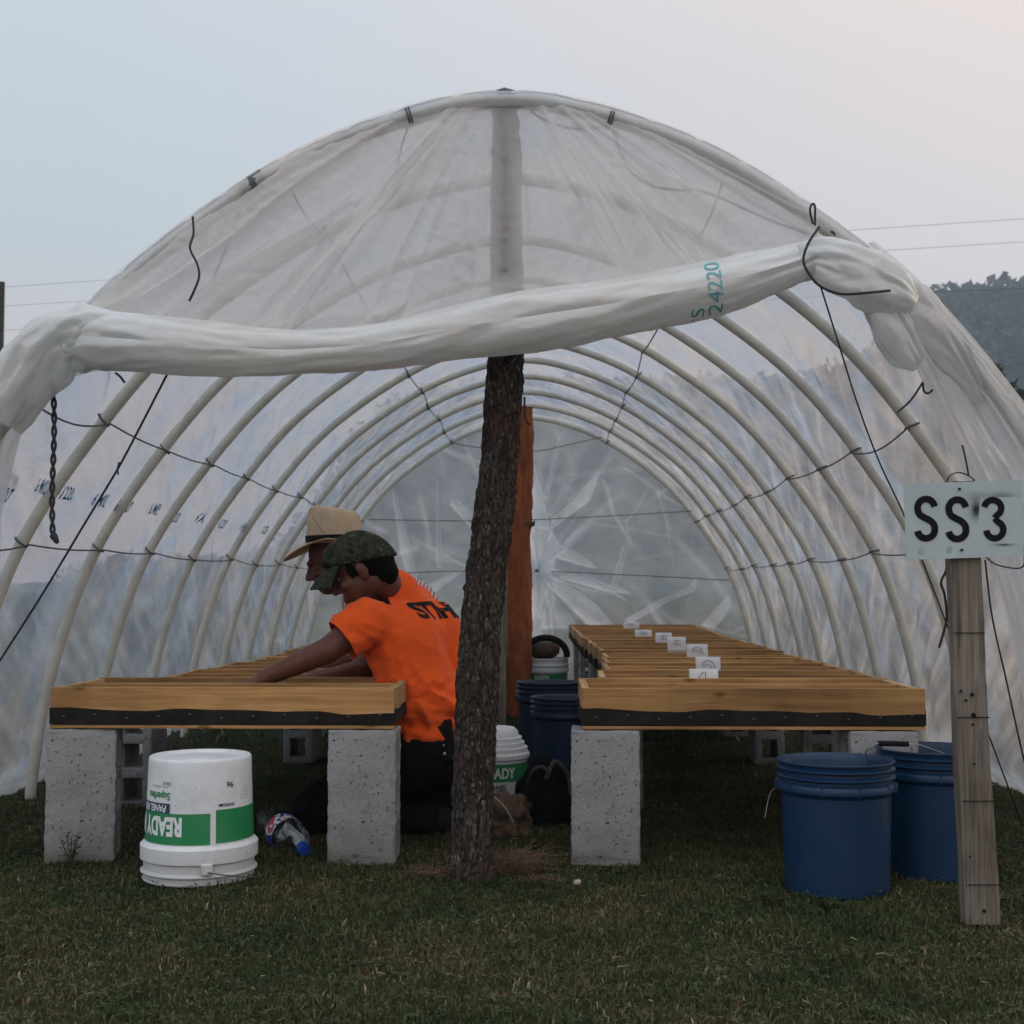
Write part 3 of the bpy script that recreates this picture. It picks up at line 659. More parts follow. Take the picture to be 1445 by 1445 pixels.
# ---- front: roll, panel, hem, flaps
def roll_c(px):
    return (np.interp(px,[60,110,160,250,330,400,480,550,620,700,780,850,925,1000,1060,1110,1140,1165],[490,478,482,489,495,498,494,487,474,460,448,437,423,409,393,378,366,362]),
            np.interp(px,[60,100,135,200,330,400,480,550,620,700,780,850,925,1000,1060,1110,1140,1165],[14,20,44,39,34,31,31,33,38,45,43,41,40,38,36,32,28,32]))
RY=3.64
n=330; px=np.linspace(95,1150,n); cy,cr=roll_c(px)
ker=np.ones(15)/15; cy=np.convolve(np.pad(cy,7,'edge'),ker,'valid'); cr=np.convolve(np.pad(cr,7,'edge'),ker,'valid')
segs=72; V=np.zeros((n,segs+1,3)); HZ=np.zeros((n,segs+1))
sR=F/RY
for i in range(n):
    c=P(px[i],cy[i],RY)
    a=np.linspace(0,2*np.pi,segs+1); u=px[i]/100.
    env=1+1.6*math.exp(-((px[i]-1120)/60)**2)+1.2*math.exp(-((px[i]-120)/70)**2)
    nn=fbm(np.cos(a)*1.3+3+u*.18,np.sin(a)*1.3+3,u*.9+np.zeros_like(a),71,3)-.5
    sp=ridge(fbm(a*1.6-u*.75+20,np.full_like(a,u*.45),0,73,3),4)-.3
    sp[-1]=sp[0]
    wl=.5+.5*np.cos(a-u*.35) # overlapping lap of the roll
    cz_=np.abs(fbm(np.cos(a)*1.5+40,np.sin(a)*1.5+40,u*1.5+np.zeros_like(a),74,3)-.5)*2; r=cr[i]/sR*(1+env*.13*nn+env*.05*sp*np.clip(np.sin(a/2)**2*4,0,1)+.10*(cz_-.3)*env*.6+.22*(vnl(np.minimum(a,2*np.pi-a)*1.0+3,np.full_like(a,u*.42),75)-.5)+.16*(vnl(np.minimum(a,2*np.pi-a)*2.1+3,np.full_like(a,u*.8),76)-.5)+.09*(vnl(np.minimum(a,2*np.pi-a)*4.5+3,np.full_like(a,u*1.3),77)-.5))
    V[i,:,0]=c.x+.0*a; V[i,:,1]=RY-np.cos(a)*r*.85; V[i,:,2]=c.z+np.sin(a)*r
    V[i,:,0]+=np.sin(a)*r*.05
    HZ[i]=.06*sp
roll=_gp(MB().grid(V),'film_roll',M['film_roll'],{'attr':{'haze':HZ},'sharp':0})
RC=[P(px[i],cy[i],RY) for i in range(n)]
# panel
pn,pm=300,110; sx=np.linspace(112,1165,pn); V=np.zeros((pn,pm,3)); HZ=np.zeros((pn,pm))
cy2=np.interp(sx,px,cy)
xx_,zz_=prof(np.linspace(0,1,1200),.030)
apex=P(712,128,3.70)
for i in range(pn):
    b=P(sx[i],cy2[i],RY-.01); 
    # the top edge spreads a little wider than the roll
    tx=b.x; j=int(np.argmin(np.abs(xx_+GX-tx)+np.where(zz_<1.2,9,0))); top=Vector((tx,3.715,zz_[j]))
    if top.z<b.z: top.z=b.z+.01
    v=np.linspace(0,1,pm); Z=top.z+(b.z-top.z)*v; X=np.full(pm,tx)
    dx=X-apex.x; dz=apex.z+.12-Z; an=np.arctan2(dx,dz); rd=np.hypot(dx,dz)
    f1=fbm(an*4.5+10,rd*.55,0,81,3); f2=fbm(an*10+30,rd*.5,0,82,2); cr1=ridge(f1,5); cr2=ridge(f2,10)
    big=fbm(X*1.6+7,Z*2.2,0,84,3)-.5
    sw=np.sin(np.pi*v)
    V[i,:,0]=X; V[i,:,2]=Z; base_y=3.728-(.095)*sstep(.80,1.,v); nearp=np.exp(-((X-P(713,0,3.8).x)/.075)**2)*(1-sstep(.75,.92,v)); V[i,:,1]=base_y+nearp*.020+(1-nearp)*sw*(-.040*cr1-.022*cr2+.05*big)+.004*(vn(X*60,Z*60,0,3)-.5)
    HZ[i]=(.16*cr1+.26*cr2)*(1-nearp)-.06+.10*big+.10*np.exp(-v/.06)
_gp(MB().grid(V),'front_panel',M['film_front'],{'attr':{'haze':HZ},'sharp':0})
# hem around front hoop
aa=np.linspace(.04,.96,260); x,z=prof(aa,.004); rd=.021+.012*(fbm(aa*40,aa*0,0,91,3)-.3); mb=MB(); mb.tube([(GX+x[q],3.742,z[q]) for q in range(260)],list(rd),14,cap=False)
hv=np.full(len(mb.v),.08); _gp(mb,'film_hem',M['film_flap'],{'attr':{'haze':hv},'sharp':0})
# gathered flaps falling down either side
def flap(outer_a,inner_px,seed,name='side_flap'):
    n,m=170,90; oa=np.linspace(*outer_a,n); ip=crom(inner_px,n); V=np.zeros((n,m,3)); HZ=np.zeros((n,m))
    for i in range(n):
        x,z=prof(oa[i],.035); O=Vector((GX+float(x),3.70,float(z))); I=P(ip[i,0],ip[i,1],3.83)
        for_=np.linspace(0,1,m); t_=i/(n-1)
        fold=ridge(fbm(for_*5.5+seed,np.full(m,t_*1.3),0,seed,3),3); f2=ridge(fbm(for_*13+seed,np.full(m,t_*1.6),0,seed+1,2),6)
        en=np.sin(np.pi*np.clip(for_,0,1))**.5
        V[i,:,0]=O.x+(I.x-O.x)*for_; V[i,:,1]=O.y+(I.y-O.y)*for_-.05*(fold-.3)*en-.012*f2; V[i,:,2]=max(-.01,O.z)+(I.z-O.z)*for_
        HZ[i]=.10*(fold-.4)+.14*f2
    V[:,:,2]=np.maximum(V[:,:,2],.0)
    return _gp(MB().grid(V),name,M['film_flap'],{'attr':{'haze':HZ},'sharp':0})
aR=level(1.00,1); aL=level(1.17,-1)
flap((aR,1.0),[(1175,372),(1232,440),(1282,505),(1322,585),(1358,675),(1400,800),(1432,930),(1462,1080),(1480,1230)],101)
flap((aL,0.0),[(165,520),(118,528),(72,548),(40,590),(14,680),(-12,790),(-40,920),(-60,1080),(-70,1230)],131)
# bunched right end of the roll
def crumple(path,rad,amp,seed,name,mat,segs=64,n=120,haze=.0,sq=(1,.8)):
    path=crom(path,n); Lp=float(np.linalg.norm(np.diff(path,axis=0),axis=1).sum()); rad=np.interp(np.linspace(0,1,n),np.linspace(0,1,len(rad)),rad); V=np.zeros((n,segs+1,3)); HZ=np.zeros((n,segs+1)); a=np.linspace(0,2*np.pi,segs+1)
    for i in range(n):
        c=Vector(path[i]); t_=Vector(path[min(i+1,n-1)])-Vector(path[max(i-1,0)]); t_.normalize(); N=t_.cross(Vector((0,1,0))).normalized(); B=Vector((0,1,0))
        u=i/n*Lp*9; am=np.minimum(a,2*np.pi-a)
        q=vnl(am*1.15+3,np.full(segs+1,u*.55),seed)-.5; q2=vnl(am*2.6+7,np.full(segs+1,u*1.1),seed+3)-.5; q3=vnl(am*5.5+9,np.full(segs+1,u*1.5),seed+6)-.5
        rr_=q2
        r=rad[i]*(1+amp*(2.0*q+1.5*q2+.8*q3))
        for k in range(segs+1): V[i,k]=c+N*(math.cos(a[k])*r[k]*sq[0])+B*(math.sin(a[k])*r[k]*sq[1])
        HZ[i]=haze+.10*rr_
    return _gp(MB().grid(V),name,mat,{'attr':{'haze':HZ},'sharp':0})
crumple([P(1128,370,3.63),P(1150,362,3.62),P(1185,374,3.62),P(1225,392,3.62),P(1262,412,3.64),P(1290,430,3.66)],[.05,.055,.068,.072,.058,.026],.26,151,'film_bunch',M['film_roll'],haze=-.12)
crumple([P(1222,392,3.66),P(1246,430,3.65),P(1268,468,3.66),P(1285,505,3.68),P(1292,522,3.69)],[.05,.062,.055,.035,.008],.42,161,'film_bunch',M['film_flap'],haze=-.08,sq=(1,.45))
crumple([P(1255,398,3.66),P(1300,440,3.68),P(1345,500,3.71),P(1385,570,3.74)],[.05,.055,.045,.012],.42,166,'film_bunch',M['film_flap'],haze=-.10,sq=(1,.35))
crumple([P(215,487,3.64),P(160,478,3.64),P(120,474,3.64),P(88,482,3.66),P(60,505,3.68),P(30,545,3.70),P(0,590,3.72)],[.03,.070,.084,.084,.082,.076,.07],.24,171,'film_bunch',M['film_roll'],haze=-.08)
# cords at the front
def cord(pts,Y,r=.0045,name='cord',mat='cord',n=None):
    Ys=Y if hasattr(Y,'__len__') else [Y]*len(pts)
    p=[P(a,b,y) for (a,b),y in zip(pts,Ys)]; return MB().tube(crom(p,n or 8*len(p)),r,6)
_gp(cord([(1156,320),(1140,345),(1134,370),(1148,395),(1165,408),(1190,415),(1225,413),(1256,410)],[3.56,3.54,3.53,3.53,3.53,3.53,3.54,3.57],.0036),'cord',M['cord'],{})
_gp(cord([(1150,318),(1150,292),(1146,288),(1143,297),(1147,316)],3.68,.0032),'cord',M['cord'],{})
_gp(cord([(1172,327),(1176,328),(1178,332)],3.68,.0032),'cord',M['cord'],{})
_gp(cord([(1158,404),(1185,490),(1210,570),(1240,650),(1275,725),(1305,800),(1345,905),(1400,1050),(1443,1165)],[3.54,3.6,3.68,3.75,3.8,3.82,3.84,3.9,4.2],.0025),'cord',M['cord'],{})
_gp(cord([(1302,540),(1304,552),(1310,555),(1316,550)],3.8,.0032),'cord',M['cord'],{})
_gp(cord([(1302,540),(1285,565),(1267,581)],[3.8,4.1,4.5],.0035),'cord',M['twine'],{})
_gp(cord([(1358,628),(1363,650),(1367,672)],3.55,.0025),'cord',M['cord'],{})
mb=MB()
for k in(0,1):
    pts=[P(75+2.6*math.sin(q*.75+k*math.pi)*(1 if q<46 else 0)+1.5*math.sin(q*.13),540+q*4.7,3.72) for q in range(48)]; mb.tube(pts,.004,6)
mb.caps(P(76,757,3.72),P(80,764,3.72),.011,.007); _gp(mb,'rope',M['cord'],{})
_gp(cord([(236,528),(200,598),(166,662),(120,738),(60,838),(-5,940),(-60,1030)],[3.66,3.7,3.74,3.78,3.82,3.86,3.9],.0032),'cord',M['cord'],{})
_gp(cord([(168,652),(166,662),(167,670)],3.74,.0025),'cord',M['cord'],{})
_gp(cord([(163,526),(170,532),(176,540)],3.62,.0036),'cord',M['cord'],{})
_gp(cord([(272,306),(273,330),(268,350),(278,372),(281,390),(274,410),(267,425)],[3.68,3.66,3.63,3.62,3.61,3.60,3.6],.0034),'cord',M['cord'],{})
_gp(cord([(345,275),(330,320),(315,360),(300,395)],3.80,.0032),'cord',M['cord'],{})
_gp(cord([(864,175),(872,205),(888,240),(920,262),(955,268),(990,270),(1040,290),(1090,312),(1140,330)],3.79,.0042),'cord',M['cord'],{})
_gp(cord([(735,140),(760,165),(800,180),(835,182),(862,172)],3.79,.004),'cord',M['cord'],{})
_gp(cord([(578,172),(566,210),(560,245),(565,285)],3.79,.0032),'cord',M['cord'],{})
for (a,b) in((578,163),(862,167)):
    q=P(a,b,3.742); ax=(a-712)/140.; t_=Vector((1,0,-ax*.30)).normalized(); n_=Vector((0,1,0)); b_=t_.cross(n_)
    mb=MB()
    for o_ in(-.004,.004): mb.tube([q+t_*o_+(n_*math.cos(k*math.pi/8)+b_*math.sin(k*math.pi/8))*.0265-Vector((0,0,.004)) for k in range(17)],.003,6)
    _gp(mb,'tie_band',M['twine'],{})
mb=MB(); q=P(362,258,3.742); t_=Vector((.8,0,.6)).normalized(); n_=Vector((0,1,0)); b_=t_.cross(n_)
mb.tube([q-t_*.05,q-t_*.01,q+t_*.03],[.024,.029,.026],12); _gp(mb,'tie_band',M['twine'],{})
# ------------------------------------------------------------------ text helper
def text_mesh(s,size,bold=0.0,shear=0,sx=1):
    cu=bpy.data.curves.new('t','FONT'); cu.body=s; cu.size=size; cu.offset=bold; cu.shear=shear; cu.resolution_u=4
    o=bpy.data.objects.new('t',cu); COL.objects.link(o); dg=bpy.context.evaluated_depsgraph_get(); dg.update()
    me=bpy.data.meshes.new_from_object(o.evaluated_get(dg)); bpy.data.objects.remove(o)
    bm=bmesh.new(); bm.from_mesh(me); bmesh.ops.triangulate(bm,faces=bm.faces)
    for _ in range(3):
        L=[e for e in bm.edges if e.calc_length()>size*.25]
        if L: bmesh.ops.subdivide_edges(bm,edges=L,cuts=1,use_grid_fill=False); bmesh.ops.triangulate(bm,faces=bm.faces)
    vs=[(v.co.x*sx,v.co.y) for v in bm.verts]; bm.verts.index_update(); fs=[tuple(v.index for v in f.verts) for f in bm.faces]; bm.free()
    return vs,fs
def on_cyl(vs,fs,rad,z0,ang,flip=False,off=.0012):
    """wrap flat shape on cylinder; ang measured from -Y, positive to the right (+X)"""
    mb=MB(); out=[]
    for x,y in vs:
        if flip: x,y=-x,-y
        z=z0+y; r=rad(z)+off; a=ang+x/r; out.append((math.sin(a)*r,-math.cos(a)*r,z))
    return mb.add(out,fs)
def patch(w0,w1,h0,h1,nx=16,ny=2,skew=0):
    vs=[];fs=[]
    for i in range(nx+1):
        for j in range(ny+1): vs.append((w0+(w1-w0)*i/nx+skew*j/ny,h0+(h1-h0)*j/ny))
    for i in range(nx):
        for j in range(ny): a=i*(ny+1)+j; fs.append((a,a+ny+1,a+ny+2,a+1))
    return vs,fs
def film_text(px_,py_,s,size,a_off,Y,mat,rot=0,name='print_marking'):
    pass
# prints on roll and left wall : placed against the evaluated surfaces by ray cast
def bvh_of(o):
    M_=o.matrix_world if False else Matrix.Translation(o.location+(o.parent.location if o.parent else Vector()))
    return BVHTree.FromPolygons([M_@v.co for v in o.data.vertices],[p.vertices[:] for p in o.data.polygons])
def project(s,bvh,origin,xd,yd,dirn,size,mat,name,parent,off=.002,bold=0,shear=0,sx=1):
    vs,fs=text_mesh(s,size,bold,shear,sx); out=[]; ok=[]
    for x,y in vs:
        p=origin+xd*x+yd*y; h=bvh.ray_cast(p-dirn*.6,dirn)
        if h[0] is None: out.append(p); ok.append(False)
        else: out.append(h[0]-dirn*off); ok.append(True)
    fs=[f for f in fs if all(ok[i] for i in f)]
    if not fs: return
    pl=parent.location+(parent.parent.location if parent.parent else Vector())
    mb=MB().add([q-pl for q in out],fs); return mb.build(name,mat,parent,smooth=False)
br=bvh_of(roll)
for (x0,y0,s,sz) in((1031,446,'124220',.058),(1003,447,'SS',.05)):
    project(s,br,P(x0,y0,3.5),Vector((-.10,0,1)).normalized(),Vector((-1,0,-.1)).normalized(),Vector((0,1,0)),sz,M['teal_ink'],'print_marking',roll,.003)
bc=bvh_of(cover)
lab=[(28,705),(82,693),(120,702),(180,712),(207,720),(248,724),(278,735),(308,736),(336,744),(362,748),(380,752)]
for k,(x0,y0) in enumerate(lab):
    yk=[3.95,4.25,4.45,4.8,5.1,5.45,5.85,6.25,6.7,7.2,7.7][k]
    o_=P(x0,y0,yk); project('61220' if k%2==0 else '6 MIL',bc,o_,Vector((.0,1,0)).normalized(),Vector((0.2,0,1)).normalized(),Vector((-1,0,0)),.062,M['film_ink'],'print_marking',cover,.012,.0012)
# ------------------------------------------------------------------ posts
def post(name,pts,Y,label,mat,amp,seed,segs=96,n=420,ox=None,plates=True,lumps=.006):
    """pts: (y,xl,xr) traced, real radius at its depth"""
    pts=sorted(pts,reverse=True); ys_=np.array([p[0] for p in pts],float)
    cx_=np.array([(p[1]+p[2])/2 for p in pts],float); rw=np.array([(p[2]-p[1])/2 for p in pts],float)
    yv=np.linspace(ys_[0],ys_[-1],n); o=np.argsort(ys_); cxv=np.interp(yv,ys_[o],cx_[o]); rv=np.interp(yv,ys_[o],rw[o])
    ker=np.ones(21)/21; cxv=np.convolve(np.pad(cxv,10,'edge'),ker,'valid'); rv=np.convolve(np.pad(rv,10,'edge'),ker,'valid')
    base=P(cxv[0],yv[0],Y); V=np.zeros((n,segs+1,3)); a=np.linspace(0,2*np.pi,segs+1)
    for i in range(n):
        c=P(cxv[i],yv[i],Y); r=rv[i]/(F/Y)
        nz_=fbm(np.cos(a)*4+5,np.sin(a)*4+5,c.z*9,seed,3)-.5
        pl=0
        if plates:
            e1=ridge(vn(np.cos(a)*6+20,np.sin(a)*6+20,c.z*16,seed+2),2.5); e2=ridge(vn(np.cos(a)*9+40,np.sin(a)*9+40,c.z*30,seed+3),3); pl=-amp*np.maximum(e1,e2*.8)
            pl=pl+amp*.6*(vn(np.cos(a)*16,np.sin(a)*16,c.z*70,seed+4)-.5)
        low=fbm(np.cos(a)*.9+2,np.sin(a)*.9+2,c.z*2.5,seed+6,2)-.5
        rr_=r+lumps*2*nz_+pl+r*.10*low; 
        V[i,:,0]=c.x+np.cos(a)*rr_; V[i,:,1]=Y+np.sin(a)*rr_; V[i,:,2]=c.z
    loc=Vector((base.x,Y,0)); mb=MB().grid(V)
    top=len(mb.v); mb.add([(float(V[-1,:,0].mean()),Y,float(V[-1,0,2])+.005)],[]); 
    for k in range(segs): mb.f.append(((n-1)*(segs+1)+k,(n-1)*(segs+1)+k+1,top)); mb.mi.append(0)
    o=mb.build(name,mat,loc=loc,sharp=0); return o
FP=post('wooden_post',[(1262,618,706),(1240,625,700),(1215,632,694),(1180,636,695),(1100,638,698),(1000,641,704),(900,647,708),(850,652,712),(800,658,716),(740,664,722),(700,670,728),(650,678,732),(600,680,734),(550,683,739),(505,686,741),(460,689,741),(400,690,739),(300,692,738),(225,690,737),(215,693,735),(160,695,732),(152,697,730)],3.80,'',M['bark'],.009,201)
tag(FP,'crooked dark bark-covered tree trunk post holding up the front arch','post')
mb=MB(); q0=P(711,138,3.80); mb.tube([q0+Vector((0,0,-.05)),q0+Vector((0,0,-.02)),q0+Vector((.0,0,-.005))],[.036,.038,.028],14); 
pad=mb.build('pad',simple('grey_rubber_pad',(.07,.08,.09),.8),None); pad.parent=FP; pad.location=-FP.location
_gp(MB().tube([P(698,137,3.765),P(712,134,3.765),P(728,137,3.765)],[.018,.021,.018],12),'tie_band',M['twine'],{})
RP=post('wooden_post',[(1080,700,744),(1010,702,746),(950,708,750),(850,710,750),(780,711,748),(700,713,750),(640,714,753),(600,716,753),(575,722,750)],8.5,'',M['redwood'],.0,231,plates=False,lumps=.02,segs=48,n=200)
tag(RP,'reddish split log post standing inside the tunnel behind the bark trunk','post')
mb=MB()
for q in range(3): mb.tube([P(728+26*math.cos(k*math.pi/8)*1.0,736+q*2+3*math.sin(k),8.5)+Vector((0,-.11*abs(math.sin(k*math.pi/16)),0)) for k in range(17)],.005,5)
q=mb.build('tie_wire',M['cord'],None); q.parent=RP; q.location=-RP.location; mb=MB(); mb.tube(crom([P(740,560,8.38),P(741,590,8.38),P(748,600,8.38)],10),.008,6)
q=mb.build('tie_wire',M['cord'],None); q.parent=RP; q.location=-RP.location
SP=post('wooden_stake',[(1080,697,712),(1000,700,714),(880,703,716),(800,705,717)],7.0,'',M['wood_old'],.0,241,plates=False,lumps=.004,segs=24,n=60)
tag(SP,'thin grey weathered stake leaning beside the reddish log post','post')
# ------------------------------------------------------------------ trays
TZ0=.392; TH=.118; TD=.448
def make_tray():
    r=empty('seed_tray',(0,0,TZ0)); W=1.0
    # local: x 0..1, y 0..TD, z 0..TH
    b=.022
    MB().box((W/2,b/2,.012+(TH-.012)/2),(W,b,TH-.012)).build('front_board',M['wood_x'],r,smooth=False,bevel=.0015)
    MB().box((W/2,TD-b/2,.012+(TH-.012)/2),(W,b,TH-.012)).build('back_board',M['wood_x'],r,smooth=False,bevel=.0015)
    for s_ in(0,1): MB().box((b/2+.001 if s_==0 else W-b/2-.001,TD/2,.012+(TH-.014)/2),(b,TD-2*b-.002,TH-.014)).build('side_board',M['wood_y'],r,smooth=False,bevel=.0015)
    [MB().box((W/2,TD*u_,.066),(W-2*b-.004,.024,.100)).build('cross_slat',M['wood_x'],r,smooth=False,bevel=.001) for u_ in(.5,)]
    MB().box((W/2,TD/2,.0105),(W-.006,TD-.006,.003)).build('mesh_bottom',M['mesh'],r,smooth=False)
    [MB().box((W/2,y_,.0045),(W-.002,.024,.009)).build('batten',M['wood_x'],r,smooth=False) for y_ in(.012,TD-.012)]
    # black mesh edge folded up the front and the sides, ragged top
    def strip(P0,P1,nrm,seed):
        n=60; V=np.zeros((n,2,3)); u=np.linspace(0,1,n); top=.052+.016*(fbm(u*4,u*0,0,seed,3)-.5)*2
        for k in range(n):
            p=np.array(P0)+(np.array(P1)-np.array(P0))*u[k]; V[k,0]=(p[0],p[1],.012);V[k,1]=(p[0],p[1],top[k])
        V2=V+np.array(nrm)*.0015; m=MB(); m.grid(V2); m.grid(V+np.array(nrm)*.0004)
        # top lip
        idx=len(m.v); m.add(np.concatenate([V2[:,1],V[:,1]]).tolist(),[(k,k+1,n+k+1,n+k) for k in range(n-1)]); return m
    m=strip((-.0005,0,0),(W+.0005,0,0),(0,-1,0),5); m.cur=1
    for q in range(11): m.box((.04+q*.092,-.0022,.036+.006*math.sin(q*2.1)),(.007,.0016,.0013))
    m.build('mesh_edge',[M['mesh'],M['wire']],r)
    for s_ in(0,1):
        m=strip((0 if s_==0 else W,0,0),(0 if s_==0 else W,TD,0),(-1 if s_==0 else 1,0,0),7+s_); m.build('mesh_edge',M['mesh'],r)
    return r
ordn=['first','second','third','fourth','fifth','sixth','seventh','eighth','ninth','tenth','eleventh','twelfth','thirteenth','fourteenth','fifteenth','sixteenth']
proto=make_tray(); first=True
def rl(y): return float(np.interp(y,[3.95,4.38,4.42,4.9,5.3,6.2,8,11],[.118,.15,.165,.22,.245,.28,.245,.22]))
def rr2(y): return float(np.interp(y,[3.95,6,8,11],[1.107,1.112,1.125,1.24]))
def ll(y): return float(np.interp(y,[3.95,4.35,4.9,5.5,7.3,11],[-1.44,-1.27,-1.22,-1.19,-1.2,-1.18]))
def lr(y): return float(np.interp(y,[3.95,4.39,4.42,11],[-.428,-.428,-.40,-.28]))
for side_,(fl,frr) in (('right',(rl,rr2)),('left',(ll,lr))):
    for i in range(15):
        o=proto if first else copy_tree(proto); first=False
        y=3.945+i*.465; a=fl(y+.22) if i else fl(3.95); b=frr(y+.22) if i else frr(3.95)
        if side_=='left' and i==0: a=-1.437
        o.location=(a,y,TZ0+(.0 if i==0 else random.uniform(-.004,.003))); o.scale=((b-a),1,1)
        o.rotation_euler=(random.uniform(-.006,.006)*(i>0),0,(R(-1.2) if side_=='right' and i in(1,) else random.uniform(-.006,.006)*(i>0)))
        tag(o,f'shallow pine tray with black mesh edge, {ordn[i]} from the front in the {side_} row','tray',f'wooden trays laid end to end in the {side_} row')
# paper cards
def card(x0,x1,y0,y1,Y,kind,lbl):
    a=P(x0,y1,Y);b=P(x1,y0,Y); w_=b.x-a.x; r=empty('number_card',(a.x,Y,a.z)); tag(r,lbl,'card','paper number cards along the right row of trays')
    h=(b.z-a.z)+.03; m=MB(); n=8
    V=np.zeros((n,5,3))
    for i in range(n):
        for j in range(5): u=i/(n-1);v=j/4; V[i,j]=(w_*u,.004*math.sin(u*3)+.012*v*v,-.03+h*v)
    m.grid(V); o=m.build('paper',M['paper'],r); s_=o.modifiers.new('s','SOLIDIFY'); s_.thickness=.0005; bake(o)
    z0=0; H=h-.03; mb=MB()
    def arc(cx,cz,rx,rz,a0,a1,r_=.0011): mb.tube([(cx+rx*math.cos(t_),-.002+.010*((cz+rz*math.sin(t_)+.03)/h)**2,cz+rz*math.sin(t_)) for t_ in np.linspace(a0,a1,18)],r_,5)
    if kind=='q':
        mb.tube([(w_*.56,0.002,-.01),(w_*.56,.004,H*.78),(w_*.48,.004,H*.74),(w_*.36,.003,H*.4),(w_*.34,.002,H*.15),(w_*.4,.0,-.01)],.0011,5)
    elif kind=='a':
        arc(w_*.5,-.002,w_*.26,H*.75,0,math.pi*.92); arc(w_*.47,-.004,w_*.17,H*.45,.2,math.pi*.8,.0009)
    else:
        mb.tube([(w_*.3,.002,H*.6),(w_*.7,.002,H*.62)],.001,5); mb.tube([(w_*.5,.002,H*.1),(w_*.5,.004,H*.8)],.001,5); mb.tube([(w_*.3,.002,H*.25),(w_*.75,.002,H*.22)],.001,5)
    mb.build('marking',M['ink'],r)
for q in [(973,1014,944,961,4.385,'q','white paper card nearest the front, marked with a thin pen loop'),(982,1017,927,943,4.86,'a','white paper card with a double arc, second from the front'),(969,999,909,922,5.78,'a','white paper card with an arc, third from the front'),(942,968,899,912,6.26,'e','small square paper card, fourth from the front'),(925,948,893,904,7.19,'e','small paper card partly behind the fourth, fifth from the front'),(896,920,889,896,8.12,'e','narrow paper card far down the right row of trays'),(880,902,878,883,9.98,'e','tiny paper card at the far end of the right row of trays')]:
    card(*q)
# ------------------------------------------------------------------ concrete blocks
def make_block():
    W,D,H=.198,.135,.388; xs_=[-D/2,-.034,.034,D/2]; zs=[0,.03,.115,.15,.235,.27,.358,H]  # holes run along local X axis => openings on +-X faces, spans in Y,Z
    m=MB()
    # solid pieces around three cores; depth axis = x (W), face axis = y (D)
    yy_=[-D/2,-.034,.034,D/2]
    m.box((0,(yy_[0]+yy_[1])/2,H/2),(W,yy_[1]-yy_[0],H)); m.box((0,(yy_[2]+yy_[3])/2,H/2),(W,yy_[3]-yy_[2],H))
    for a,b in((0,.03),(.115,.15),(.235,.27),(.358,H)): m.box((0,0,(a+b)/2),(W,.0682,b-a-.0006))
    return m
blk_me=None
def roughen(o,amp,cuts,seed):
    bm=bmesh.new(); bm.from_mesh(o.data); bmesh.ops.subdivide_edges(bm,edges=[e for e in bm.edges if e.calc_length()>.012],cuts=cuts,use_grid_fill=True); bm.to_mesh(o.data); bm.free()
    co=np.array([v.co[:] for v in o.data.vertices]); 
    for k in range(3): co[:,k]+=amp*(fbm(co[:,0]*60,co[:,1]*60,co[:,2]*60,seed+k,3)-.5)
    o.data.vertices.foreach_set('co',co.ravel()); o.data.update()
def bevelled():
    # one watertight block: outer shell with three through cores
    W,D,H=.198,.135,.388; ys_=[-D/2,-.034,.034,D/2]; zs=[0,.03,.115,.15,.235,.27,.358,H]
    bm=bmesh.new(); vd={}
    def vv(x,y,z):
        k=(round(x,5),round(y,5),round(z,5))
        if k not in vd: vd[k]=bm.verts.new(k)
        return vd[k]
    def q(*p): bm.faces.new([vv(*a) for a in p])
    hole=lambda j,k: j==1 and k in(1,3,5)
    for sx in(-W/2,W/2):
        for j in range(3):
            for k in range(7):
                if hole(j,k): continue
                y0,y1,z0,z1=ys_[j],ys_[j+1],zs[k],zs[k+1]; p=[(sx,y0,z0),(sx,y1,z0),(sx,y1,z1),(sx,y0,z1)]
                q(*(p if sx>0 else p[::-1]))
    x0,x1=-W/2,W/2
    for k in range(7):
        z0,z1=zs[k],zs[k+1]; q((x0,ys_[0],z0),(x1,ys_[0],z0),(x1,ys_[0],z1),(x0,ys_[0],z1)); q((x1,ys_[3],z0),(x0,ys_[3],z0),(x0,ys_[3],z1),(x1,ys_[3],z1))
    for j in range(3):
        y0,y1=ys_[j],ys_[j+1]; q((x0,y0,H),(x1,y0,H),(x1,y1,H),(x0,y1,H)); q((x0,y1,0),(x1,y1,0),(x1,y0,0),(x0,y0,0))
    for k in(1,3,5):
        z0,z1=zs[k],zs[k+1]; a,b=ys_[1],ys_[2]
        q((x0,a,z0),(x0,b,z0),(x1,b,z0),(x1,a,z0)); q((x0,a,z1),(x1,a,z1),(x1,b,z1),(x0,b,z1)); q((x0,a,z0),(x1,a,z0),(x1,a,z1),(x0,a,z1)); q((x0,b,z0),(x0,b,z1),(x1,b,z1),(x1,b,z0))
    bmesh.ops.recalc_face_normals(bm,faces=bm.faces)
    me=bpy.data.meshes.new('concrete_block'); bm.to_mesh(me); bm.free(); me.materials.append(M['conc'])
    o=bpy.data.objects.new('concrete_block',me); COL.objects.link(o)
    b=o.modifiers.new('b','BEVEL'); b.width=.004; b.segments=2; b.limit_method='ANGLE'; bake(o)
    roughen(o,.009,5,77); o.data.polygons.foreach_set('use_smooth',[True]*len(o.data.polygons)); o.data.set_sharp_from_angle(angle=R(50)); return o
blk=bevelled(); bfirst=True
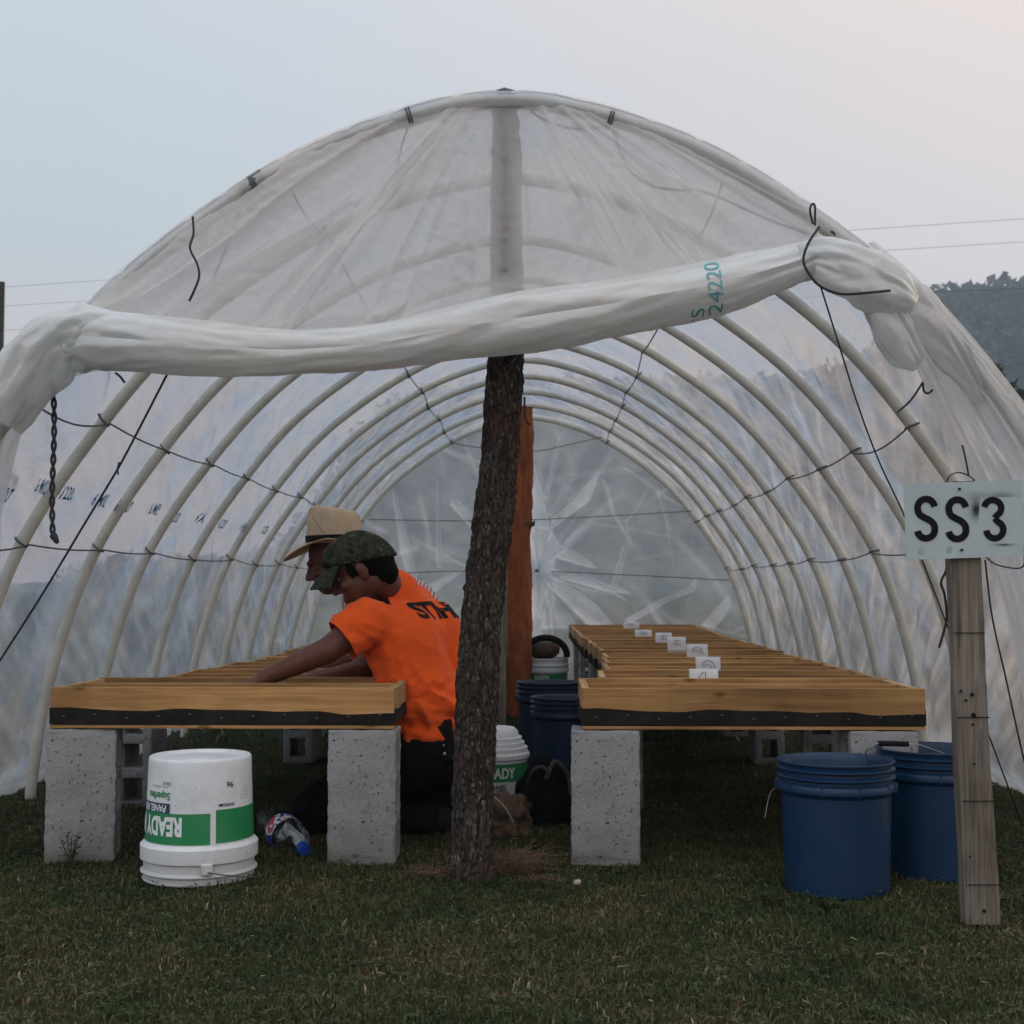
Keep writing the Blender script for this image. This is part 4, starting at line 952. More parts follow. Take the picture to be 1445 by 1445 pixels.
BL=[ # x centre, y centre, yaw, label
 (P(108,1100,3.94).x,4.01,R(9),'grey concrete block on end under the front left corner of the left tray row'),
 (P(510,1100,3.94).x,4.01,R(0),'grey concrete block on end under the front right corner of the left tray row'),
 (P(856,1100,3.94).x,4.01,R(-3),'grey concrete block on end under the front left corner of the right tray row'),
 (P(1248,1100,3.94).x,4.01,R(2),'grey concrete block on end behind the blue buckets'),
 (P(187,1100,4.9).x,5.0,R(90),'hollow concrete block with square holes facing out, behind the front left block')]
side_n=['second','third','fourth','fifth','sixth']
for k,y in enumerate([5.05,6.3,7.4,8.6,9.8]):
    if k: BL.append((ll(y)+.08,y,R(90),f'hollow concrete block, {side_n[k]} from the front under the outer edge of the left tray row'))
    BL.append((-.5 if k==0 else lr(y)-.1,y,R(90),f'shaded concrete block, {side_n[k]} from the front under the inner edge of the left tray row'))
    BL.append((rl(y)+.07,y,R(90),f'shaded concrete block, {side_n[k]} from the front under the inner edge of the right tray row'))
    BL.append((rr2(y)-.08,y,R(90) if k else R(80),f'shaded concrete block, {side_n[k]} from the front under the outer edge of the right tray row'))
for x,y,a,lb in BL:
    o=blk if bfirst else copy_tree(blk); bfirst=False; o.location=(x,y,.0); o.rotation_euler=(0,0,a); 
    tag(o,lb,'concrete block','concrete blocks standing on end under the trays')
# ------------------------------------------------------------------ buckets
def bucket_up(name,c,label,mat,h=.345,rt=.152,rb_=.136,bail=None,closed=False):
    r=empty(name,c); tag(r,label,'bucket')
    wall=lambda z: rb_+(rt-.006-rb_)*z/h
    pr=[(0,0),(rb_-.008,0),(rb_,.008)]+[(wall(z),z) for z in np.linspace(.02,h*.745,12)]
    z=h*.745; pr+=[(rt-.004,z+.006),(rt+.003,z+.012),(rt+.004,z+.022),(rt+.001,z+.030),(rt-.006,z+.034)]
    for zc in(h*.885,h*.945): pr+=[(rt-.006,zc-.007),(rt+.003,zc-.002),(rt+.003,zc),(rt-.006,zc+.006)]
    pr+=[(rt-.005,h-.007),(rt+.002,h-.004),(rt+.002,h),(rt-.003,h+.0005),(rt-.006,h-.002),(wall(h)-.006,h-.02),(rb_-.004,.012),(0,.010)]
    MB().lathe(pr,72).build('body',mat,r,sharp=35)
    for s_ in(-1,1): MB().box((s_*(rt+.001),0,h*.80),(.012,.034,.026)).build('handle_lug',mat,r,bevel=.003)
    for k in range(10):  # vertical ribs on the collar
        a=2*math.pi*(k+.3)/10; MB().box((math.cos(a)*(rt-.001),math.sin(a)*(rt-.001),h*.80),(.010,.003,.024),Matrix.Rotation(a,3,'Z')).build('rib',mat,r,smooth=False)
    if bail: 
        m=MB(); m.tube(crom(bail,40),.0011,6); m.build('bail',M['wire'],r)
    return r
x1=BUCK[1]; b1=bucket_up('bucket',(x1[0],x1[1],.0),'open blue plastic bucket nearest the front right, its wire handle hanging',M['blue_pl'],bail=[(-.15,0,.272),(-.168,-.04,.25),(-.175,-.08,.20),(-.10,-.02,.13) ,(-.16,.05,.15),(-.03,.17,.12),(.10,.16,.16),(.155,.0,.272)][:3]+[(-.178,-.085,.195)])
b1.rotation_euler=(0,0,R(-18))
x2=BUCK[2]; b2=bucket_up('bucket',(x2[0],x2[1],.0),'open blue plastic bucket half hidden behind the weathered sign post, handle raised',M['blue_pl'],h=.352)
o2=Vector((x2[0],x2[1],0)); m=MB(); pts=[P(1246,1108,3.83),P(1222,1066,3.72),P(1233,1053,3.70),P(1242,1049,3.70),P(1282,1050,3.70),P(1300,1052,3.72),P(1350,1072,3.8),P(1401,1108,3.83)]
m.tube([q-o2 for q in crom(pts,50)],.0018,6); m.build('bail',M['wire'],b2)
MB().tube([P(1240,1049,3.70)-o2,P(1282,1050,3.70)-o2],.0075,12).build('grip',M['black'],b2)
# white upturned bucket
wx,wy,_=BUCK[0]; WB=empty('bucket',(wx,wy,.012)); tag(WB,'upturned white plastic bucket with green lettered band on the grass','bucket'); WB.rotation_euler=(0,0,R(14))
H=.330
def wr_(z): return .1455-.0075*(z-.10)/.23
pr=[(.135,.001),(.150,.0),(.152,.004),(.149,.006),(.149,.018),(.157,.023),(.157,.026),(.149,.031),(.149,.052),(.158,.058),(.1585,.095),(.152,.101),(.1455,.104)]+[(wr_(z),z) for z in np.linspace(.11,H-.008,12)]+[(wr_(H)-.001,H-.003),(wr_(H)-.004,H),(wr_(H)-.012,H),(wr_(H)-.015,H-.008),(.06,H-.010),(.05,H-.006),(.035,H-.006),(.0,H-.008)]
MB().lathe(pr,96).build('body',M['white_pl'],WB,sharp=35)
def band(a0,a1,z0,z1,mat,name='green_band',off=.0008,flip=False):
    n=40; V=np.zeros((n,8,3))
    for i in range(n):
        for j in range(8): a=a0+(a1-a0)*i/(n-1); z=z0+(z1-z0)*j/7; r_=wr_(z)+off; V[i,j]=(math.sin(a)*r_,-math.cos(a)*r_,z)
    return MB().grid(V).build(name,mat,WB)
band(R(-150),R(11),.108,.190,M['green_ink']); band(R(17),R(88),.110,.198,M['green_ink'])
band(R(-90),R(-33),.190,.216,M['navy_ink'],'label_box',.0014)
def cyl_text(s,size,z,ang,mat,bold=0,shear=0,off=.0022,sx=1,name='lettering',par=None,rad=None,flip=True):
    vs,fs=text_mesh(s,size,bold,shear,sx); on_cyl(vs,fs,rad or wr_,z,ang,flip,off).build(name,mat,par or WB,smooth=False)
cyl_text('READY MIX',.066,.178,R(-18),M['white_ink'],.0030,0,sx=.64)
cyl_text('PANEL REY',.026,.211,R(-37),M['white_ink'],.0006,.2,sx=.85)
cyl_text('Superfino',.028,.244,R(-33),M['green_ink'],.0007,0,.0015,.8)
cyl_text('para acabados',.011,.262,R(-36),M['grey_ink'],0,0,.0015)
cyl_text('Ideal',.015,.272,R(-32),M['green_ink'],0,0,.0015)
cyl_text('96',.022,.270,R(38),M['navy_ink'],.0004,0,.0015)
band(R(20),R(39),.206,.213,M['navy_ink'],'label_box',.0012)
cyl_text('PANEL REY',.007,.212,R(38),M['white_ink'],0,0,.0022)
for k in range(5): cyl_text(['contenido neto','mezclar bien','uso interior','hecho en','28 kg'][k],.006,.222+.008*k,R(62),M['grey_ink'],0,0,.0015)
mb=MB(); mb.box((.020,-.158,.046),(.030,.008,.030)); mb.build('handle_lug',M['white_pl'],WB,bevel=.003)
MB().tube(crom([(.022,-.164,.040),(.06,-.172,.034),(.11,-.165,.026),(.155,-.13,.016),(.17,-.06,.010)],24),.0018,6).build('bail',simple('rusty_wire',(.09,.06,.045),.7),WB)
# buckets further back
q=P(776,965,6.2); bucket_up('bucket',(q.x,6.2,0),'dark blue bucket behind the trunk post, beside the reddish log',M['navy_pl'],h=.375)
q=P(803,975,5.6); bucket_up('bucket',(q.x-.005,5.6,0),'dark blue bucket tucked against the inner edge of the right tray row',M['navy_pl'],h=.355)
def white_back(c,label,lidded):
    r=empty('bucket',c); tag(r,label,'bucket')
    if lidded: pr=[(0,0),(.122,0),(.126,.01),(.138,.215),(.146,.22),(.147,.236),(.140,.245),(.139,.262),(.130,.264),(.128,.282),(.120,.284),(.118,.302),(.109,.304),(.104,.325),(.092,.338),(0,.340)]
    else: pr=[(0,0),(.125,0),(.13,.01),(.140,.26),(.150,.265),(.150,.285),(.143,.288),(.143,.30),(.150,.303),(.150,.312),(.143,.315),(.143,.338),(.149,.342),(.149,.352),(.138,.352),(.130,.05),(0,.04)]
    MB().lathe(pr,60).build('body',M['white_pl'],r,sharp=30)
    z0,z1=(.135,.205) if lidded else (.20,.255); f=lambda z:.127+.0115*z/.215 if lidded else .13+.01*z/.26
    n=50; V=np.zeros((n,4,3))
    for i in range(n):
        for j in range(4): a=R(-120)+R(240)*i/(n-1); z=z0+(z1-z0)*j/3; r_=f(z)+.002; V[i,j]=(math.sin(a)*r_,-math.cos(a)*r_,z)
    MB().grid(V).build('green_band',M['green_ink'],r)
    vs,fs=text_mesh('READY',.058 if lidded else .045,.0015,0,.68); on_cyl(vs,fs,f,z0+.014,R(-8) if lidded else R(-30),False,.0035).build('lettering',M['white_ink'],r,smooth=False)
    if lidded:
        vs,fs=text_mesh('PANEL',.028,.0006,.2,.85); on_cyl(vs,fs,f,z0-.03,R(0),False,.0035).build('lettering',M['navy_ink'],r,smooth=False)
    return r
q=P(690,1100,4.92); _wb=white_back((q.x,4.92,0),'white bucket with stepped lid and green band peeking out right of the trunk post',True); _wb.scale=(1,1,.88)
q=P(770,950,8.75); white_back((q.x,8.75,0),'far white bucket with green band beside the reddish log post',False)
# sack and hose coil above the far bucket
sk=MB(); c=P(768,918,8.75)
sk.ell(c+Vector((0,0,0)),(.11,.11,.055)); sk=sk.build('sack',M['tan'],loc=c); tag(sk,'crumpled tan sack lying in the far white bucket','sack')
co=np.array([v.co[:] for v in sk.data.vertices]); co*=(1+.5*(fbm(co[:,0]*18+5,co[:,1]*18+5,co[:,2]*18+5,5,3)-.5))[:,None]; sk.data.vertices.foreach_set('co',co.ravel())
mb=MB(); mb.tube([P(770+30*math.cos(t_),925-25*math.sin(t_),8.68) for t_ in np.linspace(-.1,math.pi+.1,24)],.022,10); tag(mb.build('rubber_hose',M['black']),'thick black hose looped over the far white bucket','hose')
# ------------------------------------------------------------------ clutter right of the trunk
def lump(name,label,cat,c,r,mat,amp,seed,rot=None,f=9):
    m=MB(); m.ell(c,r,rot,48,32); o=m.build(name,mat,loc=c,sharp=0); co=np.array([v.co[:] for v in o.data.vertices])
    n_=fbm(co[:,0]*f+5,co[:,1]*f+5,co[:,2]*f+5,seed,4)-.5; rg_=ridge(fbm(co[:,0]*f*.7+9,co[:,1]*f*.7,co[:,2]*f*.7,seed+4,3),3); co*=(1+amp*n_+amp*.4*(rg_-.3))[:,None]; co[:,2]=np.maximum(co[:,2],-c[2]); o.data.vertices.foreach_set('co',co.ravel()); o.data.update(); tag(o,label,cat); return o
q=P(768,1130,4.62); bag=lump('work_bag','black cloth bag slumped on the ground beside the block','bag',(q.x+.005,4.62,.10),(.088,.09,.125),M['pants'],.7,301)
mb=MB(); 
mb.tube(crom([P(745,1105,4.55),P(752,1088,4.52),P(765,1082,4.52),P(775,1092,4.52)],16),.006,6); mb.tube(crom([P(770,1100,4.52),P(783,1075,4.55),P(800,1090,4.55),P(806,1120,4.55)],16),.008,6)
s_=mb.build('strap',simple('grey_strap',(.045,.04,.038),.8),None); s_.parent=bag; s_.location=-bag.location
q=P(712,1140,4.45); lump('straw_bundle','brown bundle of straw lying at the foot of the trunk post','bundle',(q.x-.012,4.45,.045),(.085,.08,.070),M['tan'],1.3,311,f=26)
tag(cord([(697,1124),(708,1134),(718,1148),(724,1160)],4.3,.003).build('stick',simple('pale_stick',(.28,.22,.17),.8)),'thin pale curved stick leaning by the trunk post','stick')
# dry weed tufts by the trunk foot
def tuft(c,n,h,sp,seed,label):
    g=np.random.default_rng(seed); mb=MB()
    for q in range(n):
        a=g.uniform(0,6.28); r_=abs(g.normal(0,sp)); b=Vector((math.cos(a)*r_,math.sin(a)*r_*.7,0)); d=Vector((math.cos(a+g.normal(0,1))*g.uniform(.3,1.1),math.sin(a)*.6,g.uniform(.3,1.)))*h*g.uniform(.3,1)
        m_=b+d*.5+Vector((g.normal(0,.01),g.normal(0,.01),.01)); mb.tube([b,m_,b+d+Vector((g.normal(0,.012),0,-.3*d.z))],[.0011,.0009,.0005],3,cap=False)
    o=mb.build('dry_weeds',M['drygrass'],loc=c); o.data.update(); return tag(o,label,'weeds')
for (px_,py_,Y_,n,h,sp,sd_,lb) in((722,1226,3.85,340,.13,.042,1,'tangled tuft of dry brown weeds right of the trunk foot'),(615,1232,3.78,160,.06,.04,2,'low patch of dry weeds left of the trunk foot'),(760,1236,3.76,70,.03,.05,3,'flattened wisps of dry weeds further right of the trunk foot')):
    p=P(px_,py_,Y_); o=tuft((0,0,0),n,h,sp,sd_,lb); o.location=(p.x,Y_,gz(p.x,Y_))
# weedy seedling by the left block
for k,(px_,Y_,hh) in enumerate([(100,3.88,.085),(1160,3.4,.05),(1085,3.46,.045)]):
    g=np.random.default_rng(50+k); p=P(px_,1200,Y_); mb=MB(); tn=[]
    for s_ in range(6 if k==0 else 4):
        a=g.uniform(0,6.28); top=Vector((math.cos(a)*.035,math.sin(a)*.02,hh*g.uniform(.6,1.1))); mb.tube([Vector((0,0,-.01)),top*.5+Vector((0,0,.008)),top],.0012,4)
        for l_ in range(9):
            b=top*(.25+.75*l_/8); aa_=g.uniform(0,6.28); d=Vector((math.cos(aa_),math.sin(aa_),g.uniform(0,.6)))*.016; s2=d.cross(Vector((0,0,1)))*.35
            mb.add([b,b+d*.5+s2,b+d,b+d*.5-s2],[(0,1,2,3)])
    o=mb.build('weed_plant',M['grass'],attr={'tint':[.2]*len(mb.v)},smooth=False,loc=(0,0,0)); o.location=(p.x,Y_,gz(p.x,Y_)); tag(o,['small leafy green weed growing against the front left concrete block','tiny weed seedling in front of the nearest blue bucket','small weed seedling left of the nearest blue bucket'][k],'weed')
# pale stone
q=P(815,1246,3.68); lump('stone','small pale stone lying in the grass right of the trunk','stone',(q.x,3.68,.012),(.012,.01,.008),simple('pale_stone',(.36,.30,.25),.9),.5,5,f=60)
# ------------------------------------------------------------------ bottle
Bt=empty('water_bottle',(P(402,1187,4.12).x,4.12,.062)); tag(Bt,'clear plastic water bottle with blue cap lying in the grass','bottle')
pr=[(0,-.105),(.030,-.105),(.044,-.098),(.046,-.085),(.043,-.07),(.046,-.055),(.043,-.04),(.046,-.025),(.046,.02),(.043,.035),(.046,.05),(.040,.075),(.026,.098),(.015,.108),(.014,.122)]
MB().lathe(pr,40).build('body',M['clear'],Bt)
MB().lathe([(0,.136),(.016,.136),(.0175,.132),(.0175,.114),(.0155,.113)],28).build('cap',M['cap_blue'],Bt)
t=NT('bottle_label'); v=t.coord(); n=t.noise(v,28,2,.5,.8); t.pbr(t.ramp(n,[(.0,(.02,.06,.35)),(.48,(.7,.72,.75)),(.58,(.45,.05,.07)),(.66,(.02,.07,.4))],'CONSTANT'),.4); M['blabel']=t.m
MB().lathe([(.0468,-.025),(.0468,.022)],40,a0=0,a1=R(230)).build('label',M['blabel'],Bt)
Bt.scale=(1.12,1.12,1.05); Bt.rotation_euler=(Vector((.115,-.16,-.045)).normalized().to_track_quat('Z','Y').to_euler())
# ------------------------------------------------------------------ sign on its post
SY=3.26
mb=MB(); pts=[(1300,1387,24),(1180,1381,23.2),(1080,1375,22.6),(960,1370,22.2),(860,1366,22),(770,1362,22)]
n=90; V=np.zeros((n,4*14+1,3)); yv=np.linspace(1305,760,n); c0=P(1387,1297,SY); loc=Vector((c0.x,SY,0))
for i in range(n):
    cx_=np.interp(-yv[i],[-p[0] for p in pts],[p[1] for p in pts]); hw=np.interp(-yv[i],[-p[0] for p in pts],[p[2] for p in pts])/(F/SY); c=P(cx_,yv[i],SY); ring=[]
    hd=.021
    for (x0_,y0_,x1_,y1_) in((-1,-1,1,-1),(1,-1,1,1),(1,1,-1,1),(-1,1,-1,-1)):
        for k in range(14):
            u=k/14; ring.append(((x0_+(x1_-x0_)*u)*hw,(y0_+(y1_-y0_)*u)*hd))
    ring.append(ring[0]); ring=np.array(ring)
    e=.0035*(fbm(ring[:,0]*60+5,ring[:,1]*60+5,c.z*7,401,3)-.5)*2; cor=np.abs(ring[:,0])/hw*np.abs(ring[:,1])/hd
    s_=1-.08*np.clip(cor-.75,0,1)*4*vn(ring[:,0]*0+3,ring[:,0]*0,c.z*25,405)*.5
    V[i,:,0]=c.x+ring[:,0]*s_+e; V[i,:,1]=SY+.02+ring[:,1]*s_+e*.6; V[i,:,2]=c.z
SPo=MB().grid(V).build('sign_post',M['wood_old'],loc=loc,sharp=50); tag(SPo,'weathered grey wooden post carrying the SS 3 sign on the right','post')
for (a,b,r_) in((1371,980,.0045),(1362,988,.003),(1373,1009,.0055),(1355,975,.003),(1372,1022,.003),(1374,1078,.0025),(1388,1285,.004),(1368,1208,.002)):
    p=P(a,b,SY); MB().lathe([(0,0),(r_,0),(r_,.003),(0,.003)],12,(p.x-loc.x,-.0035,p.z),Matrix.Rotation(math.pi/2,3,'X')).build('nail_hole',M['black'],SPo,smooth=False)
for y_,xl,xr in((893,1346,1388),(1012,1351,1396),(1130,1358,1403),(1248,1365,1410)):
    a=P(xl,y_,SY);b=P(xr,y_,SY); MB().tube([Vector((a.x-loc.x-.001,-.0045,a.z)),Vector((b.x-loc.x+.001,-.0045,b.z))],.0012,5).build('saw_mark',M['black'],SPo)
SG=empty('sign_board',(P(1360,735,SY).x,SY-.014,P(1360,735,SY).z)); tag(SG,'white rectangular sign board reading SS 3 in black stencilled characters','sign')
t=NT('sign_sheet'); v=t.coord(); n=t.noise(v,9,4); gx=t.n('ShaderNodeSeparateXYZ'); t.l(v,gx.inputs[0])
def blob_(cx,cz,wx_,wz_,amt):
    a=t.math('POWER',t.math('DIVIDE',t.math('SUBTRACT',gx.outputs[0],cx),wx_),2.); b=t.math('POWER',t.math('DIVIDE',t.math('SUBTRACT',gx.outputs[2],cz),wz_),2.)
    return t.math('MULTIPLY',t.math('EXPONENT',t.math('MULTIPLY',t.math('ADD',a,b),-1.)),amt)
s=blob_(.026,.026,.013,.022,1.1)
lim=t.math('LESS_THAN',t.math('ADD',gx.outputs[0],t.math('MULTIPLY',gx.outputs[2],-.12)),.030); s=t.math('MULTIPLY',s,lim)
s2=blob_(.090,-.058,.022,.0035,.9); s2=t.math('MULTIPLY',s2,t.math('LESS_THAN',gx.outputs[2],-.054))
s3=blob_(.09,.058,.03,.010,.55); s3=t.math('MULTIPLY',s3,t.math('GREATER_THAN',gx.outputs[2],.056))
s4=blob_(.03,.058,.04,.012,.3)
tot=t.math('MINIMUM',t.math('ADD',t.math('ADD',s,s2),t.math('ADD',s3,s4)),1.)
c=t.mix(tot,t.ramp(n,[(.3,(.38,.46,.46)),(.7,(.45,.53,.53))]),(.012,.013,.014)); t.pbr(c,.45,t.bump(n,.1,.005),0,.4); M['sheet']=t.m
k=1/(F/SY)
cs=[(1275,683),(1442,677),(1445,785),(1279,790)]; o_=SG.location
pc=[P(a,b,SY-.014)-o_ for a,b in cs]
m=MB(); f=[q+Vector((0,0,0)) for q in pc]; bk=[q+Vector((0,.0025,0)) for q in pc]
m.add(f+bk,[(3,2,1,0),(4,5,6,7),(0,1,5,4),(1,2,6,5),(2,3,7,6),(3,0,4,7)]); m.build('board',M['sheet'],SG,smooth=False)
# faint paper sticker edge round the figure 3
pc3=[P(a,b,SY-.014)-o_+Vector((0,-.0006,0)) for a,b in((1379,697),(1438,696),(1437,766),(1374,766))]
# letters built as thick strokes
def stroke(pts,w_,name='character',closed=False):
    pts=crom(pts,44); V=np.zeros((len(pts),2,3))
    for i in range(len(pts)):
        d=pts[min(i+1,len(pts)-1)]-pts[max(i-1,0)]; d=d/np.linalg.norm(d); nn=np.array((-d[1],d[0]))*w_/2
        for j,s_ in((0,1),(1,-1)):
            a=pts[i]+nn*s_; q=P(a[0],a[1],SY-.0155)-o_; V[i,j]=q
    m=MB(); m.grid(V); m.grid(V+np.array((0,.001,0))); return m
def S_(cx_,cy_,w_=33,h=57):
    # centreline of a stencil S
    a=w_/2-5; r_=12.0
    pts=[]
    for t_ in np.linspace(-8,-180-0,9): pts.append((cx_+12.0*math.cos(R(t_)),cy_-15.5+12.5*math.sin(R(t_))))
    pts+= [(cx_-10,cy_-7),(cx_-3,cy_-2),(cx_+5,cy_+2),(cx_+11,cy_+8)]
    for t_ in np.linspace(0,172,9): pts.append((cx_+12.2*math.cos(R(t_)),cy_+15.5+12.0*math.sin(R(t_))))
    return pts
for cx_,cy_,nm in((1307,732,'S'),(1351,733,'S')):
    stroke(S_(cx_,cy_),9.5).build('letter_s',M['black'],SG,smooth=False)
p3=[(1401+12*math.cos(R(t_))-0,717+11.5*math.sin(R(t_))) for t_ in np.linspace(-172,62,12)]
stroke(p3+[(1404,731)],9).build('figure_three',M['black'],SG,smooth=False)
p3=[(1404,731)]+[(1404+12*math.cos(R(t_)),747.5+12*math.sin(R(t_))) for t_ in np.linspace(-68,176,12)]
stroke(p3,9).build('figure_three',M['black'],SG,smooth=False)
for a,b in((1354,690),(1357,776)):
    p=P(a,b,SY-.0165)-o_; MB().lathe([(0,0),(.0032,0),(.0032,.003),(0,.003)],14,p,Matrix.Rotation(math.pi/2,3,'X')).build('screw',M['black'],SG,smooth=False)
GT=simple('grey_tape',(.36,.43,.43),.6)
for a,b,cx_,cy_ in((1297,772,1306,782),(1337,771,1344,780)):
    q=[P(x_,y_,SY-.0148)-o_ for x_,y_ in((a,b),(cx_,b),(cx_-2,cy_),(a-1,cy_))]; MB().add(q,[(0,3,2,1)]).build('tape_mark',GT,SG,smooth=False)
tag(cord([(1335,681),(1340,672),(1350,667),(1362,669),(1375,678),(1360,680),(1345,680)],SY+.01,.0018).build('wire_loop',M['cord']),'thin black wire loop poking up behind the sign board','wire')
tag(cord([(1336,790),(1335,805),(1328,822),(1333,840),(1336,870),(1332,890),(1325,914)],[3.30]*7,.0032).build('rope_end',M['cord']),'short black rope end dangling left of the sign post','rope')
tag(cord([(1390,786),(1410,798),(1443,800),(1444,770)],[3.6,3.5,3.45,3.4],.002).build('wire',M['cord']),'thin dark wire passing behind the lower right corner of the sign','wire')
tag(cord([(1390,790),(1400,870),(1420,960),(1442,1060),(1460,1130)],[3.8,3.82,3.85,3.9,4.0],.0026).build('guy_line',M['cord']),'thin dark guy line running down right of the sign post','cord')
# ------------------------------------------------------------------ people
def blobm(mb,name,mat,voxel,smooth=6,parent=None,loc=None,wr=None):
    o=mb.build(name,mat,None,sharp=0)
    r=o.modifiers.new('r','REMESH'); r.mode='VOXEL'; r.voxel_size=voxel; r.use_smooth_shade=True
    s_=o.modifiers.new('s','SMOOTH'); s_.factor=.5; s_.iterations=smooth; bake(o)
    if wr: wr(o)
    if not o.data.materials: o.data.materials.append(mat)
    o.data.polygons.foreach_set('use_smooth',[True]*len(o.data.polygons))
    if loc is not None:
        co=np.array([v.co[:] for v in o.data.vertices])-np.array(loc); o.data.vertices.foreach_set('co',co.ravel()); 
        if parent is None: o.location=loc
    if parent is not None: o.parent=parent
    o.data.update(); return o
def frame(fwd,up=Vector((0,0,1))):
    f=fwd.normalized(); l=up.cross(f).normalized(); u=f.cross(l); return Matrix((f,l,u)).transposed()
def hand(mb,wr_,d,palm_n,s=1.,curl=.5,right=False):
    d=d.normalized(); n=palm_n.normalized(); sd_=d.cross(n).normalized()*(1 if right else -1)
    for k in(-1.5,-.5,.5,1.5): mb.caps(wr_+sd_*k*.012,wr_+d*.085*s+sd_*k*.021,.018,.0135,10)
    for k,L in zip((-1.5,-.5,.5,1.5),(.072,.082,.076,.058)):
        a=wr_+d*.088*s+sd_*k*.0225; b=a+(d+n*curl*.4).normalized()*L*.5*s; c=b+(d*.8+n*curl).normalized()*L*.5*s
        mb.caps(a,b,.0098,.0088,8); mb.caps(b,c,.0088,.0075,8)
    a=wr_+d*.025-sd_*.026; b=a+(d*.6-sd_*.7+n*.25).normalized()*.045; c=b+(d*.9-sd_*.2+n*.4).normalized()*.032
    mb.caps(a,b,.014,.011,8); mb.caps(b,c,.011,.0085,8)
def head(mb,c,Mx):
    E=lambda o,r:mb.ell(c+Mx@Vector(o),r,Mx,24,16)
    E((-.012,0,.030),(.096,.076,.086)); E((.028,0,-.040),(.062,.060,.078)); E((.045,0,-.088),(.036,.036,.028)); E((.00,0,-.05),(.07,.066,.055))
    E((.078,0,.018),(.020,.050,.012)); E((.086,0,-.078),(.013,.024,.007)); E((.084,0,-.066),(.014,.026,.007))
    mb.caps(c+Mx@Vector((.088,0,.004)),c+Mx@Vector((.108,0,-.034)),.009,.0125,10)
    for s_ in(-1,1):
        E((.098,s_*.012,-.038),(.010,.008,.008)); E((-.008,s_*.075,-.014),(.019,.010,.032)); E((-.004,s_*.082,-.006),(.015,.008,.020)); E((.062,s_*.042,-.030),(.022,.022,.018))
HM={}
# ---- person in the orange shirt
Fd=Vector((-.87,.45,0)).normalized(); Lf=Vector((0,0,1)).cross(Fd); # person's left
hip=P(606,1058,4.50); lum=P(608,985,4.49); che=P(584,900,4.47); nb_=P(556,836,4.44)
SL=nb_+Lf*.160+Vector((.028,0,-.085))+Fd*.02; SR=nb_-Lf*.165+Vector((0,0,-.05))+Fd*.04
hc=P(509,801,4.34); hf=Vector((-.885,-.02,-.465)); HMx=frame(hf)
EL=P(452,930,4.27); WL=P(372,957,4.24); ER=P(508,948,4.60); WR=P(436,962,4.45)
EL=SL+(P(462,918,4.25)-SL)
body=MB()
body.caps(hip-Lf*.08,hip+Lf*.08,.12,.12); body.caps(hip,lum,.12,.115); 
for s_ in(-1,1): body.caps(lum+Lf*.05*s_,che+Lf*.07*s_,.10,.11)
body.caps(che-Lf*.05,SR+Fd*.0,.09,.055); body.caps(che+Lf*.05,SL,.09,.055); body.caps(che,nb_,.10,.06)
body.caps(nb_,hc+HMx@Vector((-.025,0,-.05)),.060,.058); head(body,hc,HMx)
body.caps(SL,EL,.052,.042); body.caps(EL,WL,.043,.027); hand(body,WL,(WL-EL),Vector((0,0,-1)),right=False)
body.caps(SR,ER,.052,.042); body.caps(ER,WR,.042,.027); hand(body,WR,(WR-ER),Vector((0,0,-1)),right=True)
KN=[]
for s_ in(1,-1):
    h0=hip+Lf*.09*s_+Vector((0,0,-.03)); kn=Vector((h0.x-.33,h0.y+.02*s_,.075)); an_=Vector((h0.x+.05,h0.y+.03*s_,.055)); toe=an_+Vector((.10,0,-.035))
    body.caps(h0,kn,.09,.062); body.caps(kn+Vector((0,0,-.01)),an_,.058,.04); body.caps(an_,toe,.036,.026); KN.append((h0,kn,an_,toe))
p1=blobm(body,'person',M['skin'],.0055,4,None,Vector((hip.x,hip.y,0))); tag(p1,'kneeling man in orange t-shirt and camouflage cap reaching into a tray','person')
L1=Vector((hip.x,hip.y,0))
# trousers
tr=MB(); tr.caps(hip-Lf*.085+Vector((0,0,-.0)),hip+Lf*.085,.135,.135); tr.caps(hip+Vector((0,0,.0)),hip+Vector((0,0,.06)),.13,.125)
for h0,kn,an_,toe in KN: tr.caps(h0,kn,.108,.078); tr.caps(kn+Vector((0,0,.0)),an_,.072,.055)
def wrk(amp,f,seed,strx=(1,1,1)):
    def fn(o):
        me=o.data; n=len(me.vertices); co=np.empty(n*3); me.vertices.foreach_get('co',co); co=co.reshape(-1,3); no=np.empty(n*3); me.vertices.foreach_get('normal',no); no=no.reshape(-1,3)
        q=co*np.array(strx)*f; r_=ridge(fbm(q[:,0]+5,q[:,1]+5,q[:,2]+5,seed,3),2.5)-.35; co+=no*(amp*r_)[:,None]; co[:,2]=np.maximum(co[:,2],.0); me.vertices.foreach_set('co',co.ravel()); me.update()
    return fn
blobm(tr,'trousers',M['pants'],.007,5,p1,L1,wrk(.012,9,501))
bt=MB()
for h0,kn,an_,toe in KN: bt.caps(an_+Vector((.02,0,-.005)),toe,.048,.036); bt.caps(an_,an_+Vector((-.04,0,.01)),.05,.05)
blobm(bt,'shoe',M['black'],.006,3,p1,L1)
